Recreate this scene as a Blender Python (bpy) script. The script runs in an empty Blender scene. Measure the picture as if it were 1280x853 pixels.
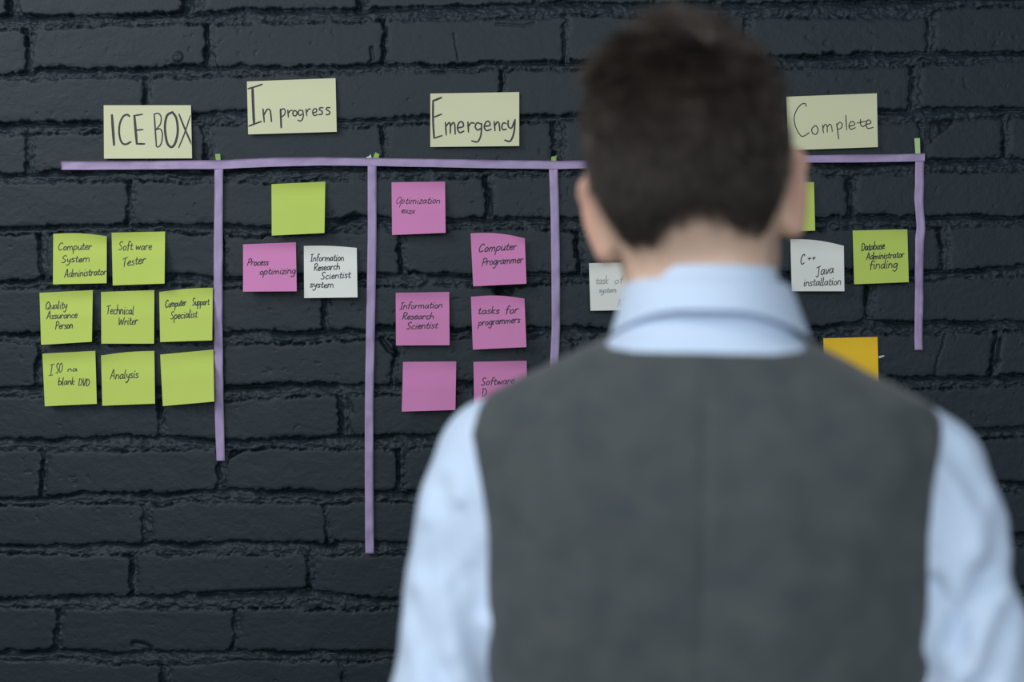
import bpy, math, random
import numpy as np
from mathutils import Vector, Matrix

random.seed(4)
scene = bpy.context.scene
C = scene.collection
PI = math.pi
S = 76.0 / 67.0 / 1000.0              # metres on the wall per pixel of the 1280x853 frame
CAM_Z = 1.50
DIST = 1280 * S * 50.0 / 36.0         # camera to wall

# ------------------------------------------------------------------ camera, world, light, exposure
cam_d = bpy.data.cameras.new('camera')
cam = bpy.data.objects.new('camera', cam_d); C.objects.link(cam)
cam.location = (0, -DIST, CAM_Z); cam.rotation_euler = (PI / 2, 0, 0)
cam_d.lens = 50; cam_d.sensor_width = 36; cam_d.clip_start = 0.05
cam_d.dof.use_dof = True
cam_d.dof.focus_distance = DIST - 0.004
cam_d.dof.aperture_fstop = 2.4
scene.camera = cam

world = bpy.data.worlds.new('world'); scene.world = world; world.use_nodes = True
wb = world.node_tree.nodes['Background']
wb.inputs[0].default_value = (0.62, 0.80, 1.0, 1); wb.inputs[1].default_value = 0.16


def area(name, loc, target, sx, sy, power, col):
    d = bpy.data.lights.new(name, 'AREA'); d.shape = 'RECTANGLE'; d.size = sx; d.size_y = sy
    d.energy = power; d.color = col
    o = bpy.data.objects.new(name, d); C.objects.link(o); o.location = loc
    o.rotation_euler = (Vector(target) - Vector(loc)).to_track_quat('-Z', 'Y').to_euler()
    return o


area('window_daylight', (-1.70, -1.55, 2.75), (-0.10, -0.10, 1.50), 1.2, 1.2, 37, (0.97, 0.98, 1.0))
area('far_window_daylight', (0.1, -3.35, 2.05), (0.15, -0.9, 1.40), 2.4, 1.6, 51, (0.90, 0.95, 1.0))
scene.view_settings.view_transform = 'Standard'
scene.view_settings.look = 'None'
scene.view_settings.exposure = 0.0
scene.view_settings.gamma = 1.0
scene.view_settings.use_curve_mapping = False


# ------------------------------------------------------------------ helpers
def wx(px): return (px - 640.0) * S
def wz(py): return CAM_Z - (py - 426.5) * S


def tag(o, label, cat, group=None):
    o['label'] = label; o['category'] = cat
    if group: o['group'] = group
    return o


def mesh_np(name, V, F, mat=None, parent=None, smooth=True):
    """V (n,3) array, F (m,k) array of equal sized faces -> linked object"""
    V = np.asarray(V, dtype=np.float32); F = np.asarray(F, dtype=np.int32)
    me = bpy.data.meshes.new(name)
    n, m, k = len(V), len(F), F.shape[1]
    me.vertices.add(n); me.vertices.foreach_set('co', V.ravel())
    me.loops.add(m * k); me.loops.foreach_set('vertex_index', F.ravel())
    me.polygons.add(m)
    me.polygons.foreach_set('loop_start', np.arange(m, dtype=np.int32) * k)
    me.polygons.foreach_set('loop_total', np.full(m, k, dtype=np.int32))
    me.polygons.foreach_set('use_smooth', np.full(m, smooth, dtype=bool))
    me.update(calc_edges=True)
    if mat: me.materials.append(mat)
    o = bpy.data.objects.new(name, me); C.objects.link(o)
    if parent: o.parent = parent
    return o


def empty(name, loc, rz=0.0):
    o = bpy.data.objects.new(name, None); C.objects.link(o)
    o.location = loc; o.rotation_euler = (0, 0, rz); o.empty_display_size = 0.05
    return o


# vectorised noise --------------------------------------------------
_rng = np.random.RandomState(11)
_T2 = _rng.rand(256, 256).astype(np.float32) * 2 - 1
_T3 = _rng.rand(64, 64, 64).astype(np.float32) * 2 - 1


def vn2(x, y, seed=0):
    x = x + seed * 17.31; y = y + seed * 9.77
    xi = np.floor(x); yi = np.floor(y)
    fx = (x - xi).astype(np.float32); fy = (y - yi).astype(np.float32)
    fx = fx * fx * (3 - 2 * fx); fy = fy * fy * (3 - 2 * fy)
    xi = xi.astype(np.int32) & 255; yi = yi.astype(np.int32) & 255
    x1 = (xi + 1) & 255; y1 = (yi + 1) & 255
    a = _T2[xi, yi]; b = _T2[x1, yi]; c = _T2[xi, y1]; d = _T2[x1, y1]
    return (a + (b - a) * fx) * (1 - fy) + (c + (d - c) * fx) * fy


def fbm2(x, y, octs, seed=0):
    s = 0; a = 1.0; f = 1.0; t = 0
    for o in range(octs):
        s = s + a * vn2(x * f, y * f, seed + o * 3); t += a; a *= 0.55; f *= 2.03
    return s / t


def vn3(x, y, z, seed=0):
    x = x + seed * 7.31; y = y + seed * 3.77; z = z + seed * 5.11
    i = [np.floor(q) for q in (x, y, z)]
    f = [(q - k).astype(np.float32) for q, k in zip((x, y, z), i)]
    f = [q * q * (3 - 2 * q) for q in f]
    i0 = [k.astype(np.int32) & 63 for k in i]; i1 = [(k + 1) & 63 for k in i0]
    def T(a, b, c): return _T3[(i0[0], i1[0])[a], (i0[1], i1[1])[b], (i0[2], i1[2])[c]]
    c00 = T(0, 0, 0) * (1 - f[0]) + T(1, 0, 0) * f[0]
    c10 = T(0, 1, 0) * (1 - f[0]) + T(1, 1, 0) * f[0]
    c01 = T(0, 0, 1) * (1 - f[0]) + T(1, 0, 1) * f[0]
    c11 = T(0, 1, 1) * (1 - f[0]) + T(1, 1, 1) * f[0]
    return (c00 * (1 - f[1]) + c10 * f[1]) * (1 - f[2]) + (c01 * (1 - f[1]) + c11 * f[1]) * f[2]


def sstep(a, b, x):
    t = np.clip((x - a) / (b - a), 0, 1)
    return t * t * (3 - 2 * t)


# materials -----------------------------------------------------------
def new_mat(name, base, rough=0.6, spec=0.4, noise=None, bump=None, sheen=0.0, sss=0.0):
    """noise = (scale, second colour, amount) ; bump = (scale, strength, distance)"""
    m = bpy.data.materials.new(name); m.use_nodes = True
    nt = m.node_tree; N = nt.nodes; L = nt.links
    p = N['Principled BSDF']
    p.inputs['Base Color'].default_value = (*base, 1)
    p.inputs['Roughness'].default_value = rough
    p.inputs['Specular IOR Level'].default_value = spec
    if sheen:
        p.inputs['Sheen Weight'].default_value = sheen; p.inputs['Sheen Roughness'].default_value = 0.5
    if sss:
        p.inputs['Subsurface Weight'].default_value = sss
        p.inputs['Subsurface Radius'].default_value = (1.0, 0.35, 0.18)
        p.inputs['Subsurface Scale'].default_value = 0.006
    tc = N.new('ShaderNodeTexCoord')
    if noise:
        n = N.new('ShaderNodeTexNoise'); n.inputs['Scale'].default_value = noise[0]; n.inputs['Detail'].default_value = 5
        L.new(tc.outputs['Object'], n.inputs['Vector'])
        r = N.new('ShaderNodeMapRange'); r.inputs[1].default_value = 0.3; r.inputs[2].default_value = 0.7
        r.inputs[4].default_value = noise[2]
        L.new(n.outputs['Fac'], r.inputs[0])
        mx = N.new('ShaderNodeMix'); mx.data_type = 'RGBA'
        mx.inputs[6].default_value = (*base, 1); mx.inputs[7].default_value = (*noise[1], 1)
        L.new(r.outputs[0], mx.inputs[0]); L.new(mx.outputs[2], p.inputs['Base Color'])
    if bump:
        n = N.new('ShaderNodeTexNoise'); n.inputs['Scale'].default_value = bump[0]; n.inputs['Detail'].default_value = 4
        L.new(tc.outputs['Object'], n.inputs['Vector'])
        b = N.new('ShaderNodeBump'); b.inputs['Strength'].default_value = bump[1]; b.inputs['Distance'].default_value = bump[2]
        L.new(n.outputs['Fac'], b.inputs['Height']); L.new(b.outputs['Normal'], p.inputs['Normal'])
    return m


M_WALL = new_mat('black_painted_brick', (0.0116, 0.0210, 0.0268), 0.55, 0.28,
                 noise=(9, (0.0142, 0.0242, 0.030), 0.6), bump=(420, 0.35, 0.0012))
M_FLOOR = new_mat('grey_floor', (0.16, 0.15, 0.14), 0.6, 0.3, noise=(6, (0.2, 0.19, 0.175), 0.8))
M_GREEN = new_mat('green_note_paper', (0.44, 0.555, 0.105), 0.75, 0.25, noise=(30, (0.46, 0.575, 0.115), 0.6))
M_PINK = new_mat('pink_note_paper', (0.56, 0.205, 0.42), 0.75, 0.25, noise=(30, (0.58, 0.215, 0.435), 0.6))
M_CREAM = new_mat('pale_yellow_card', (0.585, 0.60, 0.385), 0.75, 0.25, noise=(25, (0.605, 0.62, 0.405), 0.6))
M_WHITE = new_mat('white_note_paper', (0.67, 0.69, 0.635), 0.75, 0.25, noise=(30, (0.69, 0.71, 0.655), 0.6))
M_YELLOW = new_mat('orange_yellow_note_paper', (0.80, 0.50, 0.022), 0.7, 0.25, noise=(30, (0.83, 0.53, 0.03), 0.6))
M_TAPE = new_mat('lilac_paper_tape', (0.305, 0.232, 0.395), 0.5, 0.4, noise=(55, (0.36, 0.28, 0.45), 0.8), bump=(160, 0.25, 0.0008))
M_SCRAPG = new_mat('green_paper_scrap', (0.26, 0.42, 0.11), 0.75, 0.2, noise=(60, (0.30, 0.46, 0.13), 0.6))
M_SCRAPP = new_mat('pale_green_paper_strip', (0.38, 0.55, 0.26), 0.75, 0.2, noise=(60, (0.42, 0.58, 0.29), 0.6))
M_INK = new_mat('black_ink', (0.020, 0.024, 0.030), 0.5, 0.3, noise=(80, (0.03, 0.034, 0.04), 0.6))
M_FAINT = new_mat('faint_grey_ink', (0.20, 0.21, 0.20), 0.6, 0.2, noise=(80, (0.28, 0.29, 0.28), 0.6))
M_SHIRT = new_mat('pale_blue_shirt_cotton', (0.53, 0.645, 0.80), 0.8, 0.15, noise=(12, (0.55, 0.665, 0.82), 0.6), bump=(900, 0.15, 0.0004), sheen=0.1)
M_VEST = new_mat('charcoal_wool', (0.052, 0.065, 0.069), 0.92, 0.08, noise=(38, (0.078, 0.086, 0.085), 0.9), bump=(1100, 0.3, 0.0006), sheen=0.12)
M_TROUSER = new_mat('dark_trouser_wool', (0.035, 0.038, 0.042), 0.9, 0.1, noise=(45, (0.05, 0.052, 0.055), 0.8))
M_SHOE = new_mat('black_shoe_leather', (0.02, 0.018, 0.016), 0.35, 0.5, noise=(20, (0.03, 0.026, 0.023), 0.6))
M_HAIR = new_mat('dark_brown_hair', (0.022, 0.0168, 0.0138), 0.42, 0.42, noise=(60, (0.046, 0.036, 0.029), 0.8))
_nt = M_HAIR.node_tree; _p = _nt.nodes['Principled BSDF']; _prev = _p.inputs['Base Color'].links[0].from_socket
_a = _nt.nodes.new('ShaderNodeAttribute'); _a.attribute_name = 'sheen_tone'
_mx = _nt.nodes.new('ShaderNodeMix'); _mx.data_type = 'RGBA'; _mx.inputs[7].default_value = (0.105, 0.080, 0.062, 1)  # lighter brown for strand variation and the painted-in sheen
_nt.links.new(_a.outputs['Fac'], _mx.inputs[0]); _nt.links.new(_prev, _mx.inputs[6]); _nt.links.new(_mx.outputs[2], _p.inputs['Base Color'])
M_EYE = new_mat('eye_white', (0.8, 0.78, 0.75), 0.2, 0.5, noise=(200, (0.75, 0.7, 0.68), 0.3))
M_IRIS = new_mat('brown_iris', (0.06, 0.03, 0.015), 0.2, 0.5, noise=(600, (0.1, 0.05, 0.02), 0.8))
M_BUTTON = new_mat('black_button', (0.02, 0.02, 0.02), 0.3, 0.5, noise=(100, (0.03, 0.03, 0.03), 0.5))


def skin_material():
    m = new_mat('skin', (0.56, 0.335, 0.245), 0.5, 0.35, bump=(500, 0.12, 0.0006), sss=0.12)
    nt = m.node_tree; N = nt.nodes; L = nt.links; p = N['Principled BSDF']
    tc = N.new('ShaderNodeTexCoord')
    n = N.new('ShaderNodeTexNoise'); n.inputs['Scale'].default_value = 28; L.new(tc.outputs['Object'], n.inputs['Vector'])
    m1 = N.new('ShaderNodeMix'); m1.data_type = 'RGBA'
    m1.inputs[6].default_value = (0.69, 0.465, 0.335, 1); m1.inputs[7].default_value = (0.74, 0.505, 0.37, 1)
    L.new(n.outputs['Fac'], m1.inputs[0])
    def layer(prev, attr, col):
        a = N.new('ShaderNodeAttribute'); a.attribute_name = attr
        mx = N.new('ShaderNodeMix'); mx.data_type = 'RGBA'; mx.inputs[7].default_value = (*col, 1)
        L.new(a.outputs['Fac'], mx.inputs[0]); L.new(prev.outputs[2], mx.inputs[6]); return mx
    m2 = layer(m1, 'ear', (0.70, 0.40, 0.31))
    m3 = layer(m2, 'scalp', (0.045, 0.035, 0.029))
    m4 = layer(m3, 'lips', (0.45, 0.17, 0.15))
    L.new(m4.outputs[2], p.inputs['Base Color'])
    return m


M_SKIN = skin_material()

# ------------------------------------------------------------------ brick wall
XK = np.array([-4000, 0, 60, 100, 150, 200, 250, 300, 350, 400, 450, 500, 550, 600, 660, 720, 1000, 1050, 1100, 1150, 1170, 1200, 1240, 1280, 5000], float)


def poly(*pts):
    xs = np.array([p[0] for p in pts], float); ys = np.array([p[1] for p in pts], float)
    s0 = -0.008
    xs = np.concatenate([[xs[0] - 3000], xs, [xs[-1] + 3000]])
    ys = np.concatenate([[ys[0] - s0 * 3000 * 0], ys, [ys[-1]]])
    return xs, ys


# each mortar bed: upper line (foot of the brick above) and lower line (head of the brick below)
BEDS = [
    (poly((0, 19), (100, 19), (200, 18), (260, 15), (300, 12), (400, 10), (450, 11), (500, 10), (600, 7), (700, 3), (800, 4), (1000, 3), (1130, -1), (1280, -6)),
     poly((0, 38), (100, 33), (200, 30), (260, 31), (300, 30), (400, 28), (450, 27), (500, 25), (600, 23), (690, 21), (720, 17), (800, 22), (1000, 22), (1130, 22), (1160, 22), (1172, 10), (1280, 6))),
    (poly((0, 91), (34, 90), (50, 84), (100, 86), (150, 87), (200, 84), (250, 83), (300, 83), (400, 84), (450, 81), (550, 80), (640, 78), (760, 75), (1000, 70), (1100, 67), (1200, 64), (1280, 63)),
     poly((0, 97), (50, 99), (100, 98), (150, 97), (200, 96), (300, 94), (400, 92), (450, 90), (500, 91), (550, 88), (640, 88), (760, 85), (1000, 86), (1100, 82), (1150, 80), (1200, 78), (1280, 75))),
    (poly((0, 153), (130, 151), (250, 142), (300, 139), (430, 150), (500, 146), (540, 144), (660, 143), (720, 143), (1100, 138), (1200, 136), (1280, 134)),
     poly((0, 169), (60, 167), (130, 165), (200, 160), (250, 155), (300, 156), (430, 160), (500, 154), (540, 153), (660, 152), (720, 150), (1100, 152), (1150, 154), (1200, 149), (1280, 145))),
    (poly((0, 218), (34, 218), (60, 215), (160, 214), (250, 213), (300, 209), (480, 209), (600, 210), (700, 211), (1020, 204), (1150, 202), (1200, 199), (1280, 199)),
     poly((0, 227), (100, 228), (160, 226), (250, 228), (300, 228), (400, 225), (480, 224), (600, 221), (700, 219), (1020, 219), (1150, 217), (1200, 215), (1280, 213))),
    (poly((0, 286), (100, 282), (160, 280), (200, 281), (300, 281), (340, 283), (410, 276), (440, 270), (480, 272), (560, 274), (640, 272), (720, 273), (1030, 274), (1065, 271), (1120, 269), (1200, 270), (1240, 270), (1280, 273)),
     poly((0, 293), (100, 290), (160, 289), (200, 289), (300, 294), (340, 295), (420, 290), (560, 288), (640, 287), (720, 288), (1030, 288), (1065, 286), (1120, 284), (1240, 284), (1280, 282))),
    (poly((0, 352), (50, 349), (130, 347), (220, 344), (300, 346), (440, 343), (560, 342), (720, 343), (970, 340), (1060, 338), (1150, 339), (1210, 337), (1280, 335)),
     poly((0, 361), (130, 360), (220, 357), (300, 360), (440, 358), (560, 357), (620, 357), (720, 355), (970, 354), (1060, 352), (1150, 352), (1210, 348), (1280, 346))),
    (poly((0, 418), (50, 417), (290, 415), (400, 414), (460, 412), (500, 408), (580, 410), (680, 410), (740, 410), (1000, 410), (1060, 405), (1085, 402), (1150, 402), (1280, 401)),
     poly((0, 425), (50, 428), (290, 430), (400, 428), (460, 425), (580, 423), (680, 422), (740, 422), (1020, 420), (1150, 417), (1280, 414))),
    (poly((0, 486), (50, 482), (100, 484), (200, 485), (280, 484), (330, 482), (400, 480), (470, 481), (560, 479), (1100, 473), (1170, 472), (1280, 470)),
     poly((0, 496), (200, 499), (280, 500), (330, 499), (400, 495), (470, 495), (560, 491), (1100, 487), (1170, 485), (1280, 481))),
    (poly((0, 548), (60, 550), (130, 546), (200, 547), (270, 549), (300, 549), (350, 548), (430, 545), (540, 544), (1210, 537), (1280, 535)),
     poly((0, 562), (130, 563), (200, 563), (270, 564), (300, 562), (350, 560), (430, 563), (540, 561), (1210, 548), (1280, 546))),
    (poly((0, 624), (40, 624), (60, 621), (100, 617), (200, 616), (270, 613), (400, 614), (520, 616), (1280, 602)),
     poly((0, 632), (60, 633), (100, 630), (150, 627), (200, 632), (240, 627), (310, 630), (400, 630), (520, 627), (1280, 615))),
    (poly((0, 683), (100, 682), (180, 679), (290, 679), (400, 679), (520, 679), (1280, 668)),
     poly((0, 692), (100, 694), (180, 694), (290, 694), (400, 695), (520, 693), (1280, 682))),
    (poly((0, 748), (60, 748), (120, 746), (200, 744), (260, 741), (330, 740), (390, 739), (450, 748), (500, 748), (1280, 735)),
     poly((0, 760), (60, 760), (120, 762), (200, 760), (260, 762), (330, 760), (390, 762), (450, 763), (500, 762), (1280, 748))),
    (poly((0, 815), (70, 812), (150, 815), (200, 815), (280, 814), (300, 816), (400, 815), (500, 814), (1280, 801)),
     poly((0, 826), (70, 826), (150, 832), (200, 832), (280, 827), (400, 828), (500, 825), (1280, 814))),
]
# head joints (x0, x1) of the courses above bed 0, between beds 0-1, ...
JOINTS = [
    [(8, 23), (226, 256), (447, 465), (668, 680), (890, 905), (1112, 1124)],
    [(31, 41), (256, 267), (479, 484), (704, 711), (930, 940), (1158, 1168)],
    [(-42, -32), (179, 186), (403, 408), (626, 631), (853, 862), (1138, 1151)],
    [(32, 44), (254, 266), (478, 485), (692, 706), (920, 931), (1150, 1160), (1255, 1263)],
    [(-62, -52), (158, 170), (380, 389), (607, 617), (833, 842), (1059, 1070), (1286, 1296)],
    [(49, 58), (276, 285), (499, 506), (721, 731), (947, 957), (1175, 1186)],
    [(-40, -30), (182, 190), (403, 413), (622, 637), (853, 862), (1083, 1093)],
    [(47, 55), (270, 278), (491, 498), (714, 722), (938, 946), (1024, 1030), (1241, 1249)],
    [(-24, -14), (199, 209), (423, 438), (648, 658), (872, 880), (1094, 1103)],
    [(50, 59), (272, 283), (496, 507), (720, 730), (946, 956), (1208, 1216)],
    [(-40, -30), (179, 191), (407, 412), (630, 640), (855, 865), (1090, 1100)],
    [(-60, -50), (163, 173), (384, 394), (610, 620), (836, 846), (1062, 1072)],
    [(69, 79), (290, 297), (515, 525), (740, 750), (966, 976), (1192, 1200)],
    [(-20, -10), (200, 215), (426, 432), (652, 662), (878, 888), (1104, 1114)],
]


def build_wall():
    def axis(lo, hi, flo, fhi, fine, coarse):
        a = np.arange(lo, flo, coarse); b = np.arange(flo, fhi, fine); c = np.arange(fhi, hi + coarse, coarse)
        return np.concatenate([a, b, c])
    xs = axis(-2.6, 2.6, -0.82, 0.82, 0.0014, 0.009)
    zs = axis(0.0, 3.0, 0.93, 2.06, 0.0014, 0.009)
    PXr = 640 + xs / S; PYr = 426.5 - (zs - CAM_Z) / S
    nx, nz = len(xs), len(zs)
    H = np.zeros((nz, nx), np.float32)
    nb = len(BEDS)

    def bed(i, px):
        if 0 <= i < nb: k = i; off = 0
        elif i < 0: k = 0 - (i % 2) if False else (1 if i % 2 else 0); off = (i - k) * 66.0
        else: k = nb - 1 - ((i - nb + 1) % 2); off = (i - k) * 66.2
        (ax, ay), (bx, by) = BEDS[k]
        return np.interp(px, ax, ay) + off, np.interp(px, bx, by) + off

    def joints(c):
        if 0 <= c < len(JOINTS): J = list(JOINTS[c])
        else:
            J = [(j[0] + (c * 37 % 23), j[1] + (c * 37 % 23)) for j in JOINTS[1 if c % 2 else 2]]
        while J[0][0] > -2000: J.insert(0, (J[0][0] - 226, J[0][0] - 216))
        while J[-1][1] < 3300: J.append((J[-1][1] + 216, J[-1][1] + 226))
        return J

    PX0 = np.broadcast_to(PXr[None, :], (nz, nx)); PY0 = np.broadcast_to(PYr[:, None], (nz, nx))
    big = fbm2(PX0 / 300.0, PY0 / 200.0, 2, 5)
    WXo = (3.4 * fbm2(PX0 / 28.0, PY0 / 22.0, 3, 1) + 1.5 * vn2(PX0 / 6.0, PY0 / 6.0, 2)).astype(np.float32)
    WYo = (3.0 * fbm2(PX0 / 34.0, PY0 / 18.0, 3, 3) + 1.5 * vn2(PX0 / 7.0, PY0 / 5.0, 4)).astype(np.float32)
    for c in range(-14, 30):                                   # course c lies between bed c-1 and bed c
        ta, tb = bed(c - 1, PXr); ba, bb = bed(c, PXr)
        top, bot = tb, ba
        r = np.where((PYr > ta.min() - 16) & (PYr < ba.max() + 16))[0]
        if len(r) == 0: continue
        r0, r1 = r.min(), r.max() + 1
        px = PX0[r0:r1] + WXo[r0:r1]; py = PY0[r0:r1] + WYo[r0:r1]
        # the bed above belongs to this course as well
        own = (py >= ta[None, :]) & (py < ba[None, :])
        dv = np.minimum(py - top[None, :], bot[None, :] - py)
        J = joints(c)
        dh = np.full(px.shape, 999.0, np.float32); tj = np.zeros(px.shape, np.float32)
        for k, (a, b) in enumerate(J):
            sl = ((c * 7 + k * 5) % 5 - 2) * 0.03
            cx = px + sl * (py - (top + bot)[None, :] / 2)
            d = np.maximum(a - cx, cx - b)
            near = np.abs(cx - (a + b) / 2) < 60
            tj = np.where((d < 3) & near, np.clip((cx - a) / (b - a), 0, 1), tj)
            dh = np.minimum(dh, d)
        rr = 7.0                                               # rounded brick corners
        ax_ = np.maximum(rr - dh, 0); ay_ = np.maximum(rr - dv, 0)
        d = np.where((ax_ > 0) & (ay_ > 0), rr - np.sqrt(ax_ * ax_ + ay_ * ay_), np.minimum(dh, dv))
        if c == 3:                                             # knocked-off corner right of the last divider
            cut = ((px - 1160) * 0.62 + (py - 178) * 0.78)
            cut = np.where((px > 1150) & (px < 1260), cut, 99); d = np.minimum(d, cut)
        if c == 9:
            cut = ((px - 283) * 0.6 + (py - 577) * 0.8)
            cut = np.where((px > 278) & (px < 400), cut, 99); d = np.minimum(d, cut)
        d = d + 1.2 * vn2(px / 3.2, py / 3.2, 8) + 2.2 * fbm2(px / 16.0, py / 9.0, 3, 12 + c)
        # mortar profile
        tv = np.clip((py - ta[None, :]) / np.maximum(tb - ta, 3)[None, :], 0, 1)
        rough = fbm2(px / 9.0, py / 5.0, 4, 21 + c)
        ridg = 1 - np.abs(fbm2(px / 14.0, py / 6.0, 3, 40 + c)) * 2.2
        over = fbm2(px / 70.0, py / 300.0, 2, 60 + c)
        deep = 0.55 + 0.9 * sstep(-.35, .45, fbm2(px / 45.0, py / 400.0, 3, 64 + c))
        mb = -0.0100 * deep * np.clip(1 - 1.9 * tv, 0, 1) ** 1.2 - 0.0018 + 0.0024 * over + 0.0032 * rough + 0.0016 * ridg * np.sin(PI * tv) + 0.0009 * vn2(px / 2.6, py / 2.2, 33)
        dj = 0.35 + 1.0 * sstep(-.4, .4, fbm2(px / 60.0, py / 22.0, 2, 81 + c))
        mj = -0.0115 * dj * np.clip(1 - 2.1 * tj, 0, 1) - 0.0020 + 0.0036 * fbm2(px / 5.0, py / 8.0, 4, 27 + c) + 0.0015 * over + 0.0008 * vn2(px / 2.6, py / 2.2, 34)
        inbed = py < top[None, :]
        m = np.where(inbed, mb, mj)
        seed = 100 + c
        kb = np.zeros(px.shape, np.float32)
        for k, (a, b) in enumerate(J):
            kb = np.where(px > (a + b) / 2, float(((c * 13 + k * 29) % 17) - 8) / 8.0, kb)
        face = 0.0009 * kb + 0.0007 * big[r0:r1] + 0.0007 * fbm2(px / 40.0, py / 25.0, 3, 70) + 0.00022 * fbm2(px / 5.0, py / 4.0, 2, 75)
        e = sstep(-1.2, 1.9, d)
        face = face - 0.0006 * (1 - sstep(1, 6, d))
        h = m * (1 - e) + face * e
        # pits and flakes in the paint
        p = fbm2(px / 9.0, py / 8.0, 3, 90) + .25 * fbm2(px / 120.0, py / 90.0, 2, 95)
        h = h - 0.0010 * sstep(0.58, 0.72, p) * e
        H[r0:r1] = np.where(own, h, H[r0:r1])
    px = PX0; py = PY0

    def bump(cx, cy, rad, hgt):
        global_d = np.sqrt((px - cx) ** 2 + (py - cy) ** 2)
        return hgt * (1 - sstep(rad * 0.45, rad, global_d))
    H += (bump(222, 71, 8.0, 0.0032) * (1 + .5 * vn2(px / 3.5, py / 3.5, 6))).astype(np.float32)

    def crack(pts, w, dep):
        nonlocal H
        dm = np.full(px.shape, 99.0, np.float32)
        for (x0, y0), (x1, y1) in zip(pts[:-1], pts[1:]):
            ux, uy = x1 - x0, y1 - y0; L2 = ux * ux + uy * uy
            t = np.clip(((px + WXo * .5 - x0) * ux + (py - y0) * uy) / L2, 0, 1)
            dm = np.minimum(dm, np.hypot(px + WXo * .5 - x0 - ux * t, py - y0 - uy * t))
        H -= (dep * (1 - sstep(0.3, w, dm))).astype(np.float32)
    crack([(1181, 418), (1178, 433), (1171, 448), (1170, 471)], 1.8, 0.004)
    crack([(568, 42), (571, 60), (573, 75)], 1.8, 0.0025)
    crack([(478, 424), (486, 438), (496, 444)], 4.5, 0.009)
    crack([(465, 60), (466, 75), (459, 82)], 3.5, 0.004)
    crack([(620, 30), (655, 32), (668, 28)], 1.8, 0.002)
    crack([(168, 806), (180, 808), (186, 812)], 7, 0.006)
    crack([(1250, 425), (1248, 450), (1235, 466)], 3.0, 0.007)
    crack([(345, 425), (352, 430)], 4, 0.003)
    crack([(252, 746), (300, 743), (388, 741)], 7.5, 0.006)
    crack([(622, 363), (636, 364)], 8, 0.008)
    crack([(404, 288), (424, 279), (444, 269)], 6, 0.006)
    crack([(985, 71), (1022, 71)], 3.5, 0.006)
    crack([(0, 286), (70, 285)], 4, 0.004)
    crack([(0, 818), (66, 816)], 4.5, 0.005)
    crack([(280, 485), (338, 484)], 4.5, 0.005)
    crack([(612, 238), (613, 268)], 4, 0.006)
    crack([(1063, 225), (1064, 270)], 4, 0.006)
    V = np.empty((nz, nx, 3), np.float32)
    V[..., 0] = xs[None, :]; V[..., 1] = -H; V[..., 2] = zs[:, None]
    idx = np.arange(nz * nx, dtype=np.int32).reshape(nz, nx)
    F = np.stack([idx[:-1, :-1], idx[:-1, 1:], idx[1:, 1:], idx[1:, :-1]], -1).reshape(-1, 4)
    o = mesh_np('wall_back', V.reshape(-1, 3), F, M_WALL)
    o['kind'] = 'structure'
    o['label'] = 'rough brick wall painted matte blue black'
    return o


build_wall()

# floor
fb = np.array([(-2.6, -5.2, -0.05), (2.6, -5.2, -0.05), (2.6, 0.0, -0.05), (-2.6, 0.0, -0.05),
               (-2.6, -5.2, 0), (2.6, -5.2, 0), (2.6, 0.0, 0), (-2.6, 0.0, 0)])
fl = mesh_np('floor', fb, [(3, 2, 1, 0), (4, 5, 6, 7), (0, 1, 5, 4), (1, 2, 6, 5), (2, 3, 7, 6), (3, 0, 4, 7)], M_FLOOR, smooth=False)
fl['kind'] = 'structure'

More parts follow.
